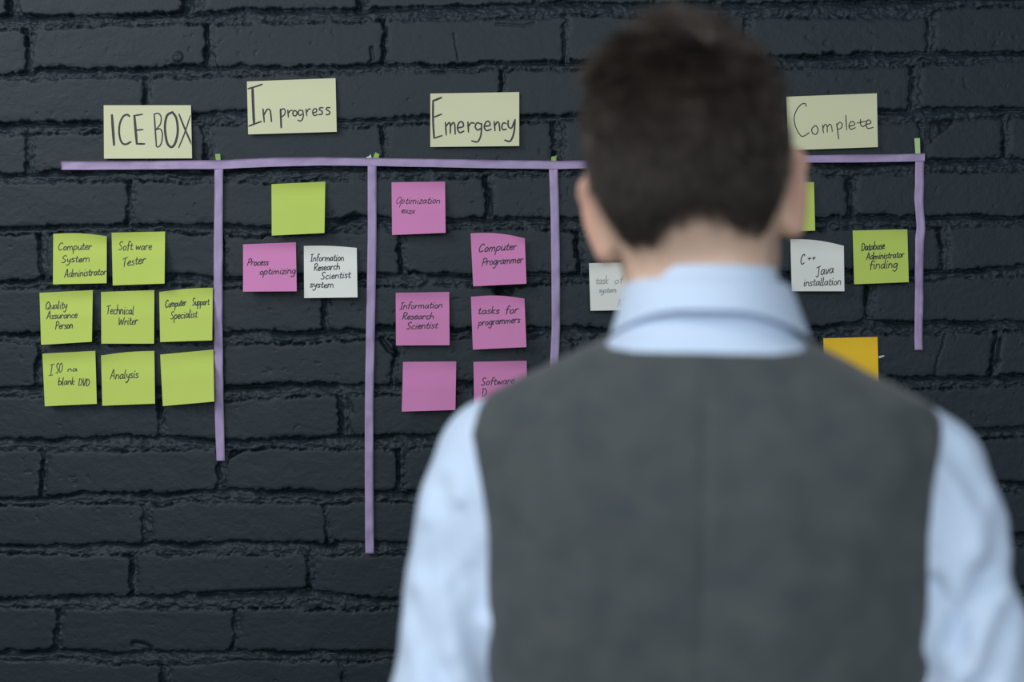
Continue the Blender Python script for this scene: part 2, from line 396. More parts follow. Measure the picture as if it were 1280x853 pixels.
# ------------------------------------------------------------------ handwriting
BOWL = [(.75, .8), (.42, 1), (.1, .6), (.18, .1), (.5, .12), (.75, .75)]
FONT = {
    'a': (.95, [BOWL, [(.76, .95), (.74, .25), (.95, .02)]]),
    'b': (.9, [[(.12, 2), (.1, .05)], [(.1, .7), (.45, 1), (.8, .6), (.55, .05), (.1, .1)]]),
    'c': (.8, [[(.7, .85), (.4, 1), (.08, .5), (.3, .02), (.72, .15)]]),
    'd': (.95, [BOWL, [(.78, 1.95), (.74, .2), (.92, .02)]]),
    'e': (.8, [[(.1, .5), (.6, .62), (.62, .92), (.35, 1), (.08, .5), (.3, .02), (.75, .2)]]),
    'f': (.7, [[(.72, 1.75), (.48, 1.95), (.3, 1.5), (.28, -.15)], [(.05, 1), (.65, 1.08)]]),
    'g': (.9, [BOWL, [(.76, .95), (.74, -.4), (.42, -.9), (.08, -.6)]]),
    'h': (.9, [[(.12, 2), (.1, 0)], [(.1, .6), (.45, 1), (.7, .7), (.76, 0)]]),
    'i': (.45, [[(.18, 1), (.18, .12), (.36, 0)], [(.22, 1.42), (.25, 1.55)]]),
    'k': (.8, [[(.12, 2), (.1, 0)], [(.65, 1), (.12, .45), (.72, 0)]]),
    'l': (.45, [[(.17, 2), (.14, .15), (.36, 0)]]),
    'm': (1.35, [[(.1, 1), (.1, 0)], [(.1, .65), (.38, 1), (.58, .7), (.6, 0)], [(.6, .65), (.88, 1), (1.1, .7), (1.16, 0)]]),
    'n': (.9, [[(.1, 1), (.1, 0)], [(.1, .65), (.42, 1), (.68, .7), (.74, 0)]]),
    'o': (.85, [[(.45, 1), (.12, .65), (.2, .06), (.58, .1), (.7, .65), (.42, 1)]]),
    'p': (.9, [[(.12, 1), (.06, -.95)], [(.1, .7), (.45, 1), (.76, .65), (.5, .05), (.12, .15)]]),
    'r': (.7, [[(.1, 1), (.1, 0)], [(.1, .6), (.35, 1), (.64, .9)]]),
    's': (.7, [[(.6, .88), (.32, 1), (.12, .75), (.55, .35), (.42, .03), (.08, .1)]]),
    't': (.65, [[(.3, 1.55), (.25, .25), (.42, .02), (.62, .15)], [(.05, 1), (.58, 1.05)]]),
    'u': (.9, [[(.12, 1), (.14, .2), (.42, .02), (.7, .45)], [(.74, 1), (.74, .12), (.9, 0)]]),
    'v': (.8, [[(.1, 1), (.35, 0), (.7, 1)]]),
    'w': (1.2, [[(.1, 1), (.26, .03), (.55, .85), (.78, .03), (1.08, 1)]]),
    'y': (.85, [[(.12, 1), (.18, .35), (.5, .3), (.72, .95)], [(.74, 1), (.56, -.4), (.25, -.9), (.03, -.65)]]),
    'z': (.75, [[(.1, .95), (.62, 1), (.12, .02), (.68, .05)]]),
    'x': (.75, [[(.1, 1), (.65, 0)], [(.65, 1), (.08, 0)]]),
    'A': (1.15, [[(.08, 0), (.5, 1.95), (.62, 1.9), (.95, 0)], [(.22, .7), (.85, .75)]]),
    'C': (1.1, [[(.9, 1.6), (.65, 1.95), (.25, 1.6), (.08, .8), (.35, .05), (.92, .3)]]),
    'D': (1.15, [[(.18, 1.85), (.14, .05)], [(.05, 1.8), (.65, 1.8), (.98, 1.0), (.65, .1), (.1, .02)]]),
    'I': (.75, [[(.36, 1.9), (.36, 0)], [(.08, 1.82), (.68, 1.95)], [(.08, -.03), (.66, .06)]]),
    'J': (1.0, [[(.05, 1.75), (.85, 1.95)], [(.52, 1.88), (.56, .1), (.35, -.2), (.12, 0)]]),
    'O': (1.15, [[(.6, 1.95), (.15, 1.4), (.15, .4), (.55, 0), (.98, .5), (.95, 1.5), (.55, 1.95)]]),
    'P': (1.0, [[(.2, 1.85), (.12, -.15)], [(.05, 1.75), (.6, 1.9), (.9, 1.4), (.6, .85), (.18, .8)]]),
    'Q': (1.2, [[(.6, 1.95), (.15, 1.4), (.15, .4), (.55, 0), (.98, .5), (.95, 1.5), (.55, 1.95)], [(.62, .5), (1.08, -.15)]]),
    'R': (1.0, [[(.2, 1.85), (.12, 0)], [(.05, 1.75), (.6, 1.9), (.85, 1.4), (.5, .95), (.18, .9), (.9, 0)]]),
    'S': (1.0, [[(.85, 1.7), (.55, 1.95), (.2, 1.55), (.35, 1.1), (.72, .7), (.6, .1), (.08, .15)]]),
    'T': (1.05, [[(.52, 1.85), (.48, 0)], [(.05, 1.7), (1.0, 1.95)]]),
    'V': (1.0, [[(.08, 1.9), (.42, 0), (.9, 1.9)]]),
    'W': (1.5, [[(.08, 1.9), (.35, .02), (.7, 1.4), (1.0, .02), (1.38, 1.9)]]),
    '+': (.8, [[(.38, 1.2), (.36, .3)], [(.08, .75), (.68, .78)]]),
    ' ': (.55, []),
}


def catmull(pts, n=5):
    P = [np.array(p, float) for p in pts]
    if len(P) < 3: return [P[0] + (P[1] - P[0]) * t for t in np.linspace(0, 1, 4)]
    closed = np.allclose(P[0], P[-1])
    ext = [P[-2] if closed else 2 * P[0] - P[1]] + P + [P[1] if closed else 2 * P[-1] - P[-2]]
    out = []
    for i in range(1, len(ext) - 2):
        p0, p1, p2, p3 = ext[i - 1:i + 3]
        for k in range(n):
            t = k / n
            out.append(0.5 * ((2 * p1) + (-p0 + p2) * t + (2 * p0 - 5 * p1 + 4 * p2 - p3) * t * t + (-p0 + 3 * p1 - 3 * p2 + p3) * t ** 3))
    out.append(P[-1]); return out


def text_strokes(text, x0, x1, y0, y1, cap, w=1.15, slant=.12, xh=None):
    """handwritten line in picture-frame units on the wall: starts at x0,y0 and ends at x1,y1 (baseline), capitals cap high"""
    rnd = random.Random(text + str(x0))
    adv = sum(FONT[ch][0] for ch in text)
    sx = (x1 - x0) / adv; sy = cap / 1.92
    out = []; cx = 0.0
    for ch in text:
        wd, strokes = FONT[ch]
        jy = rnd.uniform(-.06, .06); js = rnd.uniform(.93, 1.05)
        for st in strokes:
            q = []
            for p in catmull(st):
                u = cx + p[0] + slant * p[1]; v = p[1] * js + jy
                q.append((x0 + u * sx, y0 + (y1 - y0) * (u / adv) - v * sy))
            out.append((q, w * rnd.uniform(.9, 1.1)))
        cx += wd
    return out


# ------------------------------------------------------------------ notes and cards
class Sheet:
    """a paper sheet stuck on the wall; corners TL TR BR BL in frame units, bottom lifted, optional curled top corners"""
    def __init__(self, name, mat, quad, lift=.008, skew=0.0, dip=0.0, curl=0.0, label='', cat='sticky note', group=None, base=.0036, top=.0034):
        self.top = top if cat == 'sticky note' else 0.0004
        self.q = [np.array(p, float) for p in quad]; self.lift = lift; self.skew = skew; self.dip = dip; self.curl = curl; self.base = base
        n = 18
        us = np.linspace(0, 1, n + 1); vs = np.linspace(0, 1, n + 1)
        U, Vv = np.meshgrid(us, vs)
        P = self.point(U, Vv).reshape(-1, 3)
        B = P.copy(); B[:, 1] += 0.00028
        k = (n + 1) ** 2; idx = np.arange(k).reshape(n + 1, n + 1)
        Fa = np.stack([idx[:-1, :-1], idx[1:, :-1], idx[1:, 1:], idx[:-1, 1:]], -1).reshape(-1, 4)
        Fb = Fa[:, ::-1] + k
        rim = np.concatenate([idx[0, :], idx[1:, -1], idx[-1, :-1][::-1], idx[1:-1, 0][::-1]])
        rn = np.roll(rim, -1)
        nr = len(rim); j = np.arange(nr); j2 = np.roll(j, -1)
        Fr = np.stack([2 * k + j, 2 * k + j2, 2 * k + nr + j2, 2 * k + nr + j], -1)
        o = mesh_np(name, np.concatenate([P, B, P[rim], B[rim]]), np.concatenate([Fa, Fb, Fr]), mat)
        self.finish(o)
        tag(o, label, cat, group); self.o = o

    def finish(self, o):
        c = np.array(o.bound_box).mean(0)
        o.data.transform(Matrix.Translation(-Vector(c))); o.location = Vector(c); self.c = c

    def point(self, u, v):
        q = self.q
        u = np.asarray(u, float)[..., None]; v = np.asarray(v, float)[..., None]
        p = q[0] * (1 - u) * (1 - v) + q[1] * u * (1 - v) + q[2] * u * v + q[3] * (1 - u) * v
        u = u[..., 0]; v = v[..., 0]
        px = p[..., 0]; py = p[..., 1]
        py = py - self.dip * np.sin(PI * np.clip(u, 0, 1)) * (1 - v) ** 3     # bowed top edge
        lf = self.lift * (1 + self.skew * (2 * u - 1))
        y = lf * (sstep(0.10, 0.55, v) * 0.45 + 0.55 * np.clip(v, 0, 1) ** 2)
        y = y + self.curl * np.clip((u - .45) / .55, 0, 1) ** 2 * np.clip(1 - v * 1.6, 0, 1) ** 2
        ph = q[0][0] * .37
        y = y + self.top * (.55 + .45 * np.sin(ph + u * 2.6)) * np.clip(1 - v / .26, 0, 1) ** 2
        y = y + 0.0005 * np.sin(u * 6 + ph) * v
        d = self.base + y
        k = (DIST - d) / DIST                                                    # keep the drawn outline at its own depth
        return np.stack([(px - 640) * S * k, -d, CAM_Z - (py - 426.5) * S * k], -1)

    def inv(self, x, y):
        q = self.q; u = v = 0.5
        for _ in range(8):
            p = q[0] * (1 - u) * (1 - v) + q[1] * u * (1 - v) + q[2] * u * v + q[3] * (1 - u) * v
            du = (q[1] - q[0]) * (1 - v) + (q[2] - q[3]) * v
            dv = (q[3] - q[0]) * (1 - u) + (q[2] - q[1]) * u
            A = np.array([[du[0], dv[0]], [du[1], dv[1]]]); e = np.array([x, y]) - p
            s = np.linalg.solve(A, e); u += s[0]; v += s[1]
        return min(max(u, .004), .996), min(max(v, .004), .996)

    def write(self, strokes, mat=None):
        V = []; F = []
        for pts, w in strokes:
            pts = [np.array(p, float) for p in pts]
            keep = [pts[0]]
            for p in pts[1:]:
                if np.hypot(*(p - keep[-1])) > .25: keep.append(p)
            if len(keep) < 2: continue
            n = len(keep); b = len(V)
            for i, p in enumerate(keep):
                t = keep[min(i + 1, n - 1)] - keep[max(i - 1, 0)]
                t = t / max(np.hypot(*t), 1e-6); nn = np.array([-t[1], t[0]])
                if i == 0: p = p - t * w * .3
                if i == n - 1: p = p + t * w * .3
                ww = w * (.5 if 0 < i < n - 1 else .38)
                for s in (1, -1):
                    u, v = self.inv(*(p + nn * ww * s))
                    P = self.point(u, v); P[1] -= 0.00022
                    V.append(P - self.c)
            for i in range(n - 1):
                F.append((b + 2 * i, b + 2 * i + 1, b + 2 * i + 3, b + 2 * i + 2))
        o = mesh_np('handwriting', V, F, mat or M_INK, self.o, smooth=False)
        o['label'] = 'faint grey handwriting' if mat else 'black handwriting'
        return o


def tile(x, y, s):
    return lambda strokes: [([(x + p[0] * s, y + p[1] * s) for p in catmull(st, 4)], w) for st, w in strokes]


# --- heading cards
c = Sheet('heading_card', M_CREAM, [(129.6, 131.6), (238.6, 131.6), (240, 198), (130, 198.4)], .0035, .3, label='pale yellow card reading ICE BOX above the left end of the tape', cat='card', group='heading cards above the tape')
c.write(tile(40, 80, .2031)([([(492, 315), (505, 498)], 3.4), ([(600, 322), (585, 312), (560, 325), (540, 370), (537, 430), (550, 480), (575, 495), (608, 480)], 2.4),
    ([(630, 318), (645, 492)], 3.2), ([(630, 318), (680, 310)], 2), ([(638, 408), (682, 404)], 2), ([(645, 492), (692, 492)], 2.4),
    ([(752, 308), (765, 500)], 2), ([(752, 308), (780, 305), (795, 330), (790, 370), (762, 405)], 1.6), ([(762, 405), (790, 400), (803, 435), (795, 490), (775, 512), (762, 502)], 1.6),
    ([(858, 300), (830, 320), (818, 390), (830, 480), (855, 512), (880, 490), (897, 420), (890, 340), (868, 302), (858, 300)], 2.9),
    ([(905, 310), (945, 410), (984, 498)], 2.2), ([(975, 318), (938, 430), (903, 515)], 1.7)]))
c = Sheet('heading_card', M_CREAM, [(308.6, 101.9), (419.4, 97.7), (420.9, 164.8), (310.2, 168.1)], .0035, .2, label='pale yellow card reading In progress', cat='card', group='heading cards above the tape')
c.write(tile(280, 80, .15625)([([(193, 198), (250, 182), (305, 163)], 2), ([(228, 190), (233, 330), (240, 480)], 3.3), ([(195, 498), (250, 478), (298, 460)], 2),
    ([(312, 360), (322, 465)], 2), ([(318, 410), (345, 365), (368, 370), (375, 410), (380, 462)], 1.9),
    ([(452, 362), (455, 440), (458, 510)], 2.4), ([(452, 372), (478, 358), (490, 380), (480, 410), (455, 425)], 1.6),
    ([(510, 368), (515, 425)], 1.7), ([(512, 398), (530, 374), (548, 372)], 1.6), ([(565, 372), (550, 395), (560, 415), (578, 410), (584, 388), (565, 372)], 1.7),
    ([(628, 375), (605, 370), (593, 390), (605, 412), (625, 402)], 1.6), ([(630, 372), (634, 420), (617, 455), (590, 450)], 1.6),
    ([(656, 362), (662, 414)], 1.7), ([(660, 388), (675, 364), (692, 360)], 1.6), ([(712, 392), (740, 382), (738, 360), (718, 362), (709, 390), (722, 413), (748, 405)], 1.6),
    ([(792, 352), (770, 350), (762, 365), (785, 380), (782, 402), (758, 405)], 1.7), ([(848, 350), (825, 350), (818, 365), (843, 380), (842, 402), (815, 406)], 1.7)]))
c = Sheet('heading_card', M_CREAM, [(537.9, 117), (649, 115.2), (649, 182.6), (537.9, 183.8)], .0035, .4, label='pale yellow card reading Emergency', cat='card', group='heading cards above the tape')
c.write(tile(480, 90, .2031)([([(353, 158), (302, 178)], 2.6), ([(302, 176), (302, 300), (308, 408)], 2.5), ([(308, 278), (354, 260)], 2), ([(308, 408), (357, 392)], 2),
    ([(378, 310), (383, 388)], 2), ([(382, 335), (400, 312), (408, 325), (408, 378)], 1.9), ([(408, 335), (425, 312), (435, 325), (438, 384)], 1.9),
    ([(455, 345), (488, 335), (482, 308), (462, 312), (452, 345), (465, 373), (492, 364)], 2), ([(516, 308), (520, 370)], 2), ([(519, 338), (535, 314), (556, 316)], 1.9),
    ([(598, 322), (575, 313), (561, 335), (575, 358), (597, 346)], 1.9), ([(601, 318), (596, 390), (575, 430), (540, 424)], 2),
    ([(620, 335), (652, 328), (645, 305), (628, 308), (617, 338), (630, 361), (660, 352)], 1.9), ([(678, 305), (683, 362)], 1.9), ([(682, 332), (697, 308), (708, 318), (713, 363)], 1.9),
    ([(752, 318), (735, 314), (725, 335), (732, 355), (754, 352)], 1.9), ([(764, 298), (765, 335), (785, 345), (802, 302)], 1.9), ([(806, 293), (800, 370), (778, 425), (743, 420)], 2.2)]))
c = Sheet('heading_card', M_CREAM, [(982.9, 121), (1096.1, 116.7), (1097.3, 183.9), (985.3, 188)], .0035, .2, label='pale yellow card reading Complete, right of the dark-haired head', cat='card', group='heading cards above the tape')
c.write(tile(960, 90, .1723)([([(276, 250), (270, 230), (240, 236), (205, 280), (189, 340), (205, 410), (240, 465), (270, 460), (298, 440)], 1.25),
    ([(340, 390), (317, 415), (325, 446), (350, 451), (363, 420), (350, 392), (338, 391)], 1.3), ([(395, 385), (402, 442)], 1.3), ([(398, 408), (415, 380), (428, 395), (430, 438)], 1.2), ([(430, 402), (445, 380), (460, 392), (466, 434)], 1.2),
    ([(497, 375), (505, 430), (512, 487)], 1.3), ([(500, 387), (520, 365), (538, 380), (530, 408), (507, 416)], 1.2), ([(564, 315), (570, 420)], 1.3),
    ([(588, 395), (628, 382), (618, 360), (598, 365), (587, 395), (602, 416), (634, 404)], 1.3), ([(671, 345), (672, 382), (688, 397), (706, 385)], 1.3), ([(645, 371), (712, 357)], 1.3),
    ([(712, 382), (746, 370), (735, 349), (718, 355), (711, 385), (725, 410), (762, 402)], 1.3)]))

# --- sticky notes
T = text_strokes
G = 'green sticky notes under ICE BOX'
n = Sheet('sticky_note', M_GREEN, [(66.6, 292.5), (133.4, 295.5), (133.2, 354.2), (66.2, 355.6)], .009, .3, dip=2.2, curl=.004, label='green sticky note reading Computer System Administrator, with a bent top right corner', group=G)
n.write(T('Computer', 72.3, 114.4, 313.5, 312.8, 9) + T('System', 76.2, 112.4, 328.7, 327.4, 8.5) + T('Administrator', 80.1, 133, 347, 343.3, 9.5))
n = Sheet('sticky_note', M_GREEN, [(139.5, 291.1), (206.4, 289.6), (205.6, 354.6), (141, 357)], .011, .4, label='green sticky note reading Software Tester', group=G)
n.write(T('Soft ware', 147.7, 189.8, 313, 312.3, 10.5) + T('Tester', 152, 182, 334.2, 328.7, 10.5))
n = Sheet('sticky_note', M_GREEN, [(49.4, 366.3), (116, 362.8), (114.8, 427.4), (51.4, 431.3)], .011, .3, label='green sticky note reading Quality Assurance Person', group=G)
n.write(T('Quality', 56.6, 84, 387, 385.5, 9.5) + T('Assurance', 58, 96.8, 399, 397.3, 8.5) + T('Person', 69, 91, 411.4, 410.6, 9))
n = Sheet('sticky_note', M_GREEN, [(126.3, 365.2), (192.9, 362.8), (192.5, 429.8), (126.7, 429.8)], .010, .1, label='green sticky note reading Technical Writer', group=G)
n.write(T('Technical', 132.4, 167.3, 393, 393, 11) + T('Writer', 147.3, 172.2, 406.6, 405.5, 10))
n = Sheet('sticky_note', M_GREEN, [(199, 365.2), (266, 359.9), (265.2, 425.7), (200.2, 427.8)], .011, .4, dip=1.2, label='green sticky note reading Computer Support Specialist', group=G)
n.write(T('Computer', 206.4, 233, 385, 382.4, 9) + T('Support', 240, 261.5, 382.6, 381.2, 9) + T('Specialist', 212.7, 246.6, 399.2, 396.9, 9.5))
n = Sheet('sticky_note', M_GREEN, [(52.9, 442.3), (119.1, 438.8), (121, 505.1), (56, 508.1)], .010, .2, label='green sticky note at the lower left, two lines written below the Quality Assurance Person note', group=G)
n.write(T('I', 60.6, 66.5, 469.5, 469, 13) + T('SO', 69.5, 78, 467, 465.6, 12) + T('na', 84, 96.4, 464.9, 464, 6.5) + T('blank', 72.3, 93.3, 481.8, 480.7, 9) + T('DVD', 97.8, 112, 482, 483, 9.5))
n = Sheet('sticky_note', M_GREEN, [(126.3, 444.6), (192.9, 438.8), (193.7, 504.8), (127.9, 507.5)], .010, .2, dip=1.3, label='green sticky note reading Analysis', group=G)
n.write(T('Analysis', 137.3, 173, 474.4, 472.5, 10.5))
Sheet('sticky_note', M_GREEN, [(200.2, 443.5), (266.7, 437.2), (267.7, 502.2), (203.5, 507.9)], .014, .3, label='blank green sticky note in the lowest row beside the first tape divider', group=G)
Sheet('sticky_note', M_GREEN, [(339.3, 230.4), (406.6, 227.1), (405.5, 291.4), (339.7, 294.6)], .013, .3, label='blank green sticky note under the In progress card', group='sticky notes under In progress')
n = Sheet('sticky_note', M_PINK, [(303.8, 305.6), (369.8, 303.1), (370.9, 364.3), (303.8, 364.7)], .017, .1, label='pink sticky note reading Process optimizing', group='sticky notes under In progress')
n.write(T('Process', 308.6, 335.4, 332.1, 331.3, 8.5, slant=.25) + T('optimizing', 324, 369.3, 343.2, 342, 8.5, slant=.2))
n = Sheet('sticky_note', M_WHITE, [(379.8, 307.6), (445.9, 310), (446.9, 371.9), (380.1, 372.8)], .010, .2, dip=1.2, curl=.003, label='white sticky note with four handwritten lines, beside the pink Process note', group='sticky notes under In progress')
n.write(T('Information', 387.5, 430, 327.2, 326.3, 8.5) + T('Research', 392, 424.8, 338.8, 337.2, 8.5) + T('Scientist', 400.5, 438.2, 349.6, 347.3, 8.5) + T('system', 387, 417.3, 359.2, 360, 8.5))
G = 'pink sticky notes under Emergency'
n = Sheet('sticky_note', M_PINK, [(489.4, 228), (556.3, 227.1), (557, 291.2), (490.1, 293.9)], .010, .3, label='pink sticky note reading Optimization, the uppermost pink one', group=G)
n.write(T('Op', 494.2, 505.2, 254.9, 254.6, 9, .8, slant=.3) + T('timization', 506, 550, 254.9, 254.3, 9, .9, slant=.25) + T('exzx', 501.4, 518.5, 266.4, 267.6, 8, 1))
n = Sheet('sticky_note', M_PINK, [(588.2, 291.8), (656, 298), (658.1, 354.8), (591.5, 358.1)], .012, .2, dip=3.0, curl=.006, label='pink sticky note reading Computer Programmer, with a curled top right corner', group=G)
n.write(T('Computer', 597.6, 645.7, 316, 312.8, 9.5, slant=.2) + T('Programmer', 602, 653.5, 332.2, 328.6, 9.5, slant=.2))
n = Sheet('sticky_note', M_PINK, [(494.6, 366.2), (561.5, 365.1), (562, 431.8), (495, 432.1)], .008, .1, label='pink sticky note reading Information Research Scientist', group=G)
n.write(T('Information', 499, 553, 386.8, 384.8, 8.5, slant=.2) + T('Research', 502.3, 542, 399.4, 399.2, 8.5, slant=.2) + T('Scientist', 507.4, 546.8, 412, 410.2, 8.5, slant=.2))
n = Sheet('sticky_note', M_PINK, [(588.6, 371.2), (655.6, 373.5), (658.1, 434.1), (591.1, 437.3)], .012, .3, dip=2.6, curl=.004, label='pink sticky note reading tasks for programmers', group=G)
n.write(T('tasks', 596.7, 624.2, 393.2, 392.8, 9, slant=.15) + T('for', 630.8, 648, 393.5, 391.5, 9.5, slant=.15) + T('programmers', 597.6, 650, 407.5, 403.6, 8.5, slant=.15))
Sheet('sticky_note', M_PINK, [(503.8, 452.6), (570.3, 452.1), (569.2, 512.7), (502.2, 514.8)], .013, .1, label='blank pink sticky note just above the left shirt sleeve', group=G)
n = Sheet('sticky_note', M_PINK, [(591.8, 452.6), (658.3, 451.2), (659.5, 516.5), (592.8, 518.5)], .010, .2, label='pink sticky note reading Software, partly behind the left shoulder', group=G)
n.write(T('Software', 600.8, 643, 482.1, 479.6, 9.5, slant=.15) + T('D', 602, 608.5, 495.5, 495, 9, slant=.1))
n = Sheet('sticky_note', M_WHITE, [(736.1, 329.2), (803, 327.5), (805, 387.5), (738.1, 388.6)], .010, .1, label='white sticky note with faint grey writing, partly behind the neck')
n.write(T('task', 744.3, 760.5, 355.4, 355, 10, .8) + T('of', 767.5, 779, 355, 354, 9, .8) + T('system', 748.5, 770.5, 366, 365.7, 7, .8) + T('AI', 771, 780, 384, 383.5, 9, .8), M_FAINT)
G = 'sticky notes under Complete'
Sheet('sticky_note', M_GREEN, [(950, 229), (1017.4, 227.7), (1018.9, 288.4), (952, 291)], .008, .2, label='green sticky note mostly hidden behind the right ear', group=G)
n = Sheet('sticky_note', M_WHITE, [(988, 299.1), (1054.8, 307.4), (1055.5, 364.2), (989.7, 364.2)], .010, .1, dip=2.6, curl=.007, label='white sticky note below the right ear with a curled top right corner', group=G)
n.write(T('C', 1000.2, 1006.2, 331.4, 331, 12) + T('++', 1008.5, 1019.5, 327.5, 327, 8) + T('Java', 1019.2, 1042, 345.5, 341.5, 12) + T('installation', 1004, 1051.5, 357.8, 356, 10, 1.05))
n = Sheet('sticky_note', M_GREEN, [(1065.8, 288.4), (1134.1, 286.8), (1136, 352.8), (1067.8, 355.5)], .010, .2, label='green sticky note reading Database Administrator finding', group=G)
n.write(T('Database', 1076.3, 1106, 313.7, 311.4, 9.5) + T('Administrator', 1082.4, 1130, 324.9, 321.6, 8.5) + T('finding', 1086.2, 1122, 336.6, 334.4, 10.5))
Sheet('sticky_note', M_YELLOW, [(1029.2, 423.1), (1096.9, 421.4), (1098.5, 488), (1030.5, 490)], .006, .1, label='orange yellow sticky note half hidden behind the right shoulder', group=G)


# --- scraps of paper
def scrap(name, mat, pts, label, cat, base=.0034, group=None):
    P = np.array([((x - 640) * S, -base - (.0012 if i in (0, 1) else 0), CAM_Z - (y - 426.5) * S) for i, (x, y) in enumerate(pts)])
    n = len(P); B = P.copy(); B[:, 1] += .0004
    c = P.mean(0)
    me = bpy.data.meshes.new(name)
    me.from_pydata([tuple(v) for v in np.concatenate([P, B]) - c], [],
                   [tuple(range(n))[::-1], tuple(range(n, 2 * n))] + [(i, (i + 1) % n, (i + 1) % n + n, i + n) for i in range(n)])
    me.materials.append(mat)
    o = bpy.data.objects.new(name, me); C.objects.link(o); o.location = c
    return tag(o, label, cat, group)


GS = 'paper scraps stuck behind the tape'
scrap('paper_scrap', M_SCRAPG, [(269.7, 193.2), (275.9, 192.8), (276.6, 202), (270.6, 202)], 'tiny green paper scrap on the tape right of the ICE BOX card', 'paper scrap', group=GS)
scrap('paper_scrap', M_SCRAPG, [(469.5, 191), (474.8, 193.6), (472.5, 200), (465.5, 200)], 'tiny green paper scrap beside a white fleck above the second tape divider', 'paper scrap', group=GS)
scrap('paper_scrap', M_WHITE, [(458, 197.2), (461, 196.2), (463.6, 193.6), (465.4, 200), (458.8, 200)], 'tiny white paper fleck beside a green scrap above the second tape divider', 'paper scrap', group=GS)
scrap('paper_scrap', M_SCRAPG, [(689.2, 196.4), (693, 196), (695.6, 194.4), (695.2, 204), (688.6, 204)], 'tiny green paper scrap left of the head, above the third tape divider', 'paper scrap', group=GS)
scrap('paper_scrap', M_SCRAPP, [(1141.8, 173.6), (1148.6, 173.2), (1149.6, 196), (1143.6, 196)], 'pale green paper strip standing up at the right end of the tape', 'paper scrap', group=GS)
scrap('paper_scrap', M_WHITE, [(1097.0, 445.4), (1100, 444.6), (1104.2, 444.2), (1104, 445.6), (1099.5, 447.6), (1097.2, 448)], 'tiny white paper fleck at the edge of the orange yellow note', 'paper scrap', base=.005)


# --- tape
def tape(pts, label, base, seed, cross=False):
    """pts: ((xa, ya), (xb, yb)) pairs of opposite edge points in frame units"""
    A = np.array([p[0] for p in pts], float); B = np.array([p[1] for p in pts], float)
    L = np.concatenate([[0], np.cumsum(np.hypot(*(np.diff((A + B) / 2, axis=0)).T))])
    t = np.arange(0, L[-1], 4.0); t = np.append(t, L[-1])
    A2 = np.stack([np.interp(t, L, A[:, k]) for k in (0, 1)], -1); B2 = np.stack([np.interp(t, L, B[:, k]) for k in (0, 1)], -1)
    nc = 4; rows = []
    for j in range(nc + 1):
        f = j / nc; P = A2 * (1 - f) + B2 * f
        d = base + 0.0015 * vn2(t / 16.0, t * 0 + f * 1.2, seed) + 0.0004 * vn2(t / 6.0, t * 0 + f * 3, seed + 1)
        rows.append(np.stack([(P[:, 0] - 640) * S, -d, CAM_Z - (P[:, 1] - 426.5) * S], -1))
    R = np.stack(rows, 1); n = len(t); V = R.reshape(-1, 3); Bk = V.copy(); Bk[:, 1] += .0003
    idx = np.arange(n * (nc + 1)).reshape(n, nc + 1); k = n * (nc + 1)
    Fa = np.stack([idx[:-1, :-1], idx[1:, :-1], idx[1:, 1:], idx[:-1, 1:]], -1).reshape(-1, 4)
    rim = np.concatenate([idx[0, :], idx[1:, -1], idx[-1, :-1][::-1], idx[1:-1, 0][::-1]]); rn = np.roll(rim, -1)
    F = np.concatenate([Fa if cross else Fa[:, ::-1], (Fa[:, ::-1] if cross else Fa) + k, np.stack([rim, rn, rn + k, rim + k], -1)])
    c = V.mean(0)
    o = mesh_np('masking_tape', np.concatenate([V, Bk]) - c, F, M_TAPE); o.location = c
    return tag(o, label, 'tape', 'lilac tape strips on the wall')


tape([((77, 202), (78, 213)), ((160, 202.3), (160, 212.6)), ((240, 201), (240, 212)), ((275, 200.9), (275, 212)), ((345, 197.5), (345, 208.9)), ((400, 197.2), (400, 207.4)),
      ((480, 198.3), (480, 208.4)), ((600, 200.3), (600, 210.8)), ((700, 201.6), (700, 212)), ((740, 200.8), (740, 211)), ((985, 195.1), (985, 203.9)), ((1060, 193.9), (1060, 203.7)), ((1120, 193.4), (1120, 202.9)), ((1155, 192.3), (1154.5, 202))],
     'long lilac tape strip running level across the wall under the heading cards', .0052, 3)
VT = [
    ([(269, 207, 279.8), (268.5, 265, 279.2), (267.8, 330, 279), (267.8, 400, 278.8), (269, 500, 280), (270, 540, 281), (271.6, 576, 282)], 'upright lilac tape strip right of the green notes, the leftmost divider'),
    ([(460, 205, 471), (460, 300, 471), (458, 410, 469), (456.5, 500, 467.2), (456.3, 600, 467), (457, 692, 468)], 'upright lilac tape strip left of the pink Emergency notes, the longest divider'),
    ([(686, 207, 697), (688, 260, 698.8), (689.2, 350, 700), (689.5, 410, 700), (687, 463, 698), (684, 520, 695)], 'upright lilac tape strip left of the head, its foot behind the shoulder'),
    ([(1143.5, 196, 1154.6), (1142, 250, 1153), (1145, 285, 1155.5), (1143, 300, 1154), (1142.5, 370, 1153), (1142, 438, 1152)], 'upright lilac tape strip at the right end, right of the Database note'),
]
for k, (pp, lab) in enumerate(VT):
    tape([((a, y), (b, y)) for a, y, b in pp], lab, .0042, 20 + k * 4, True)


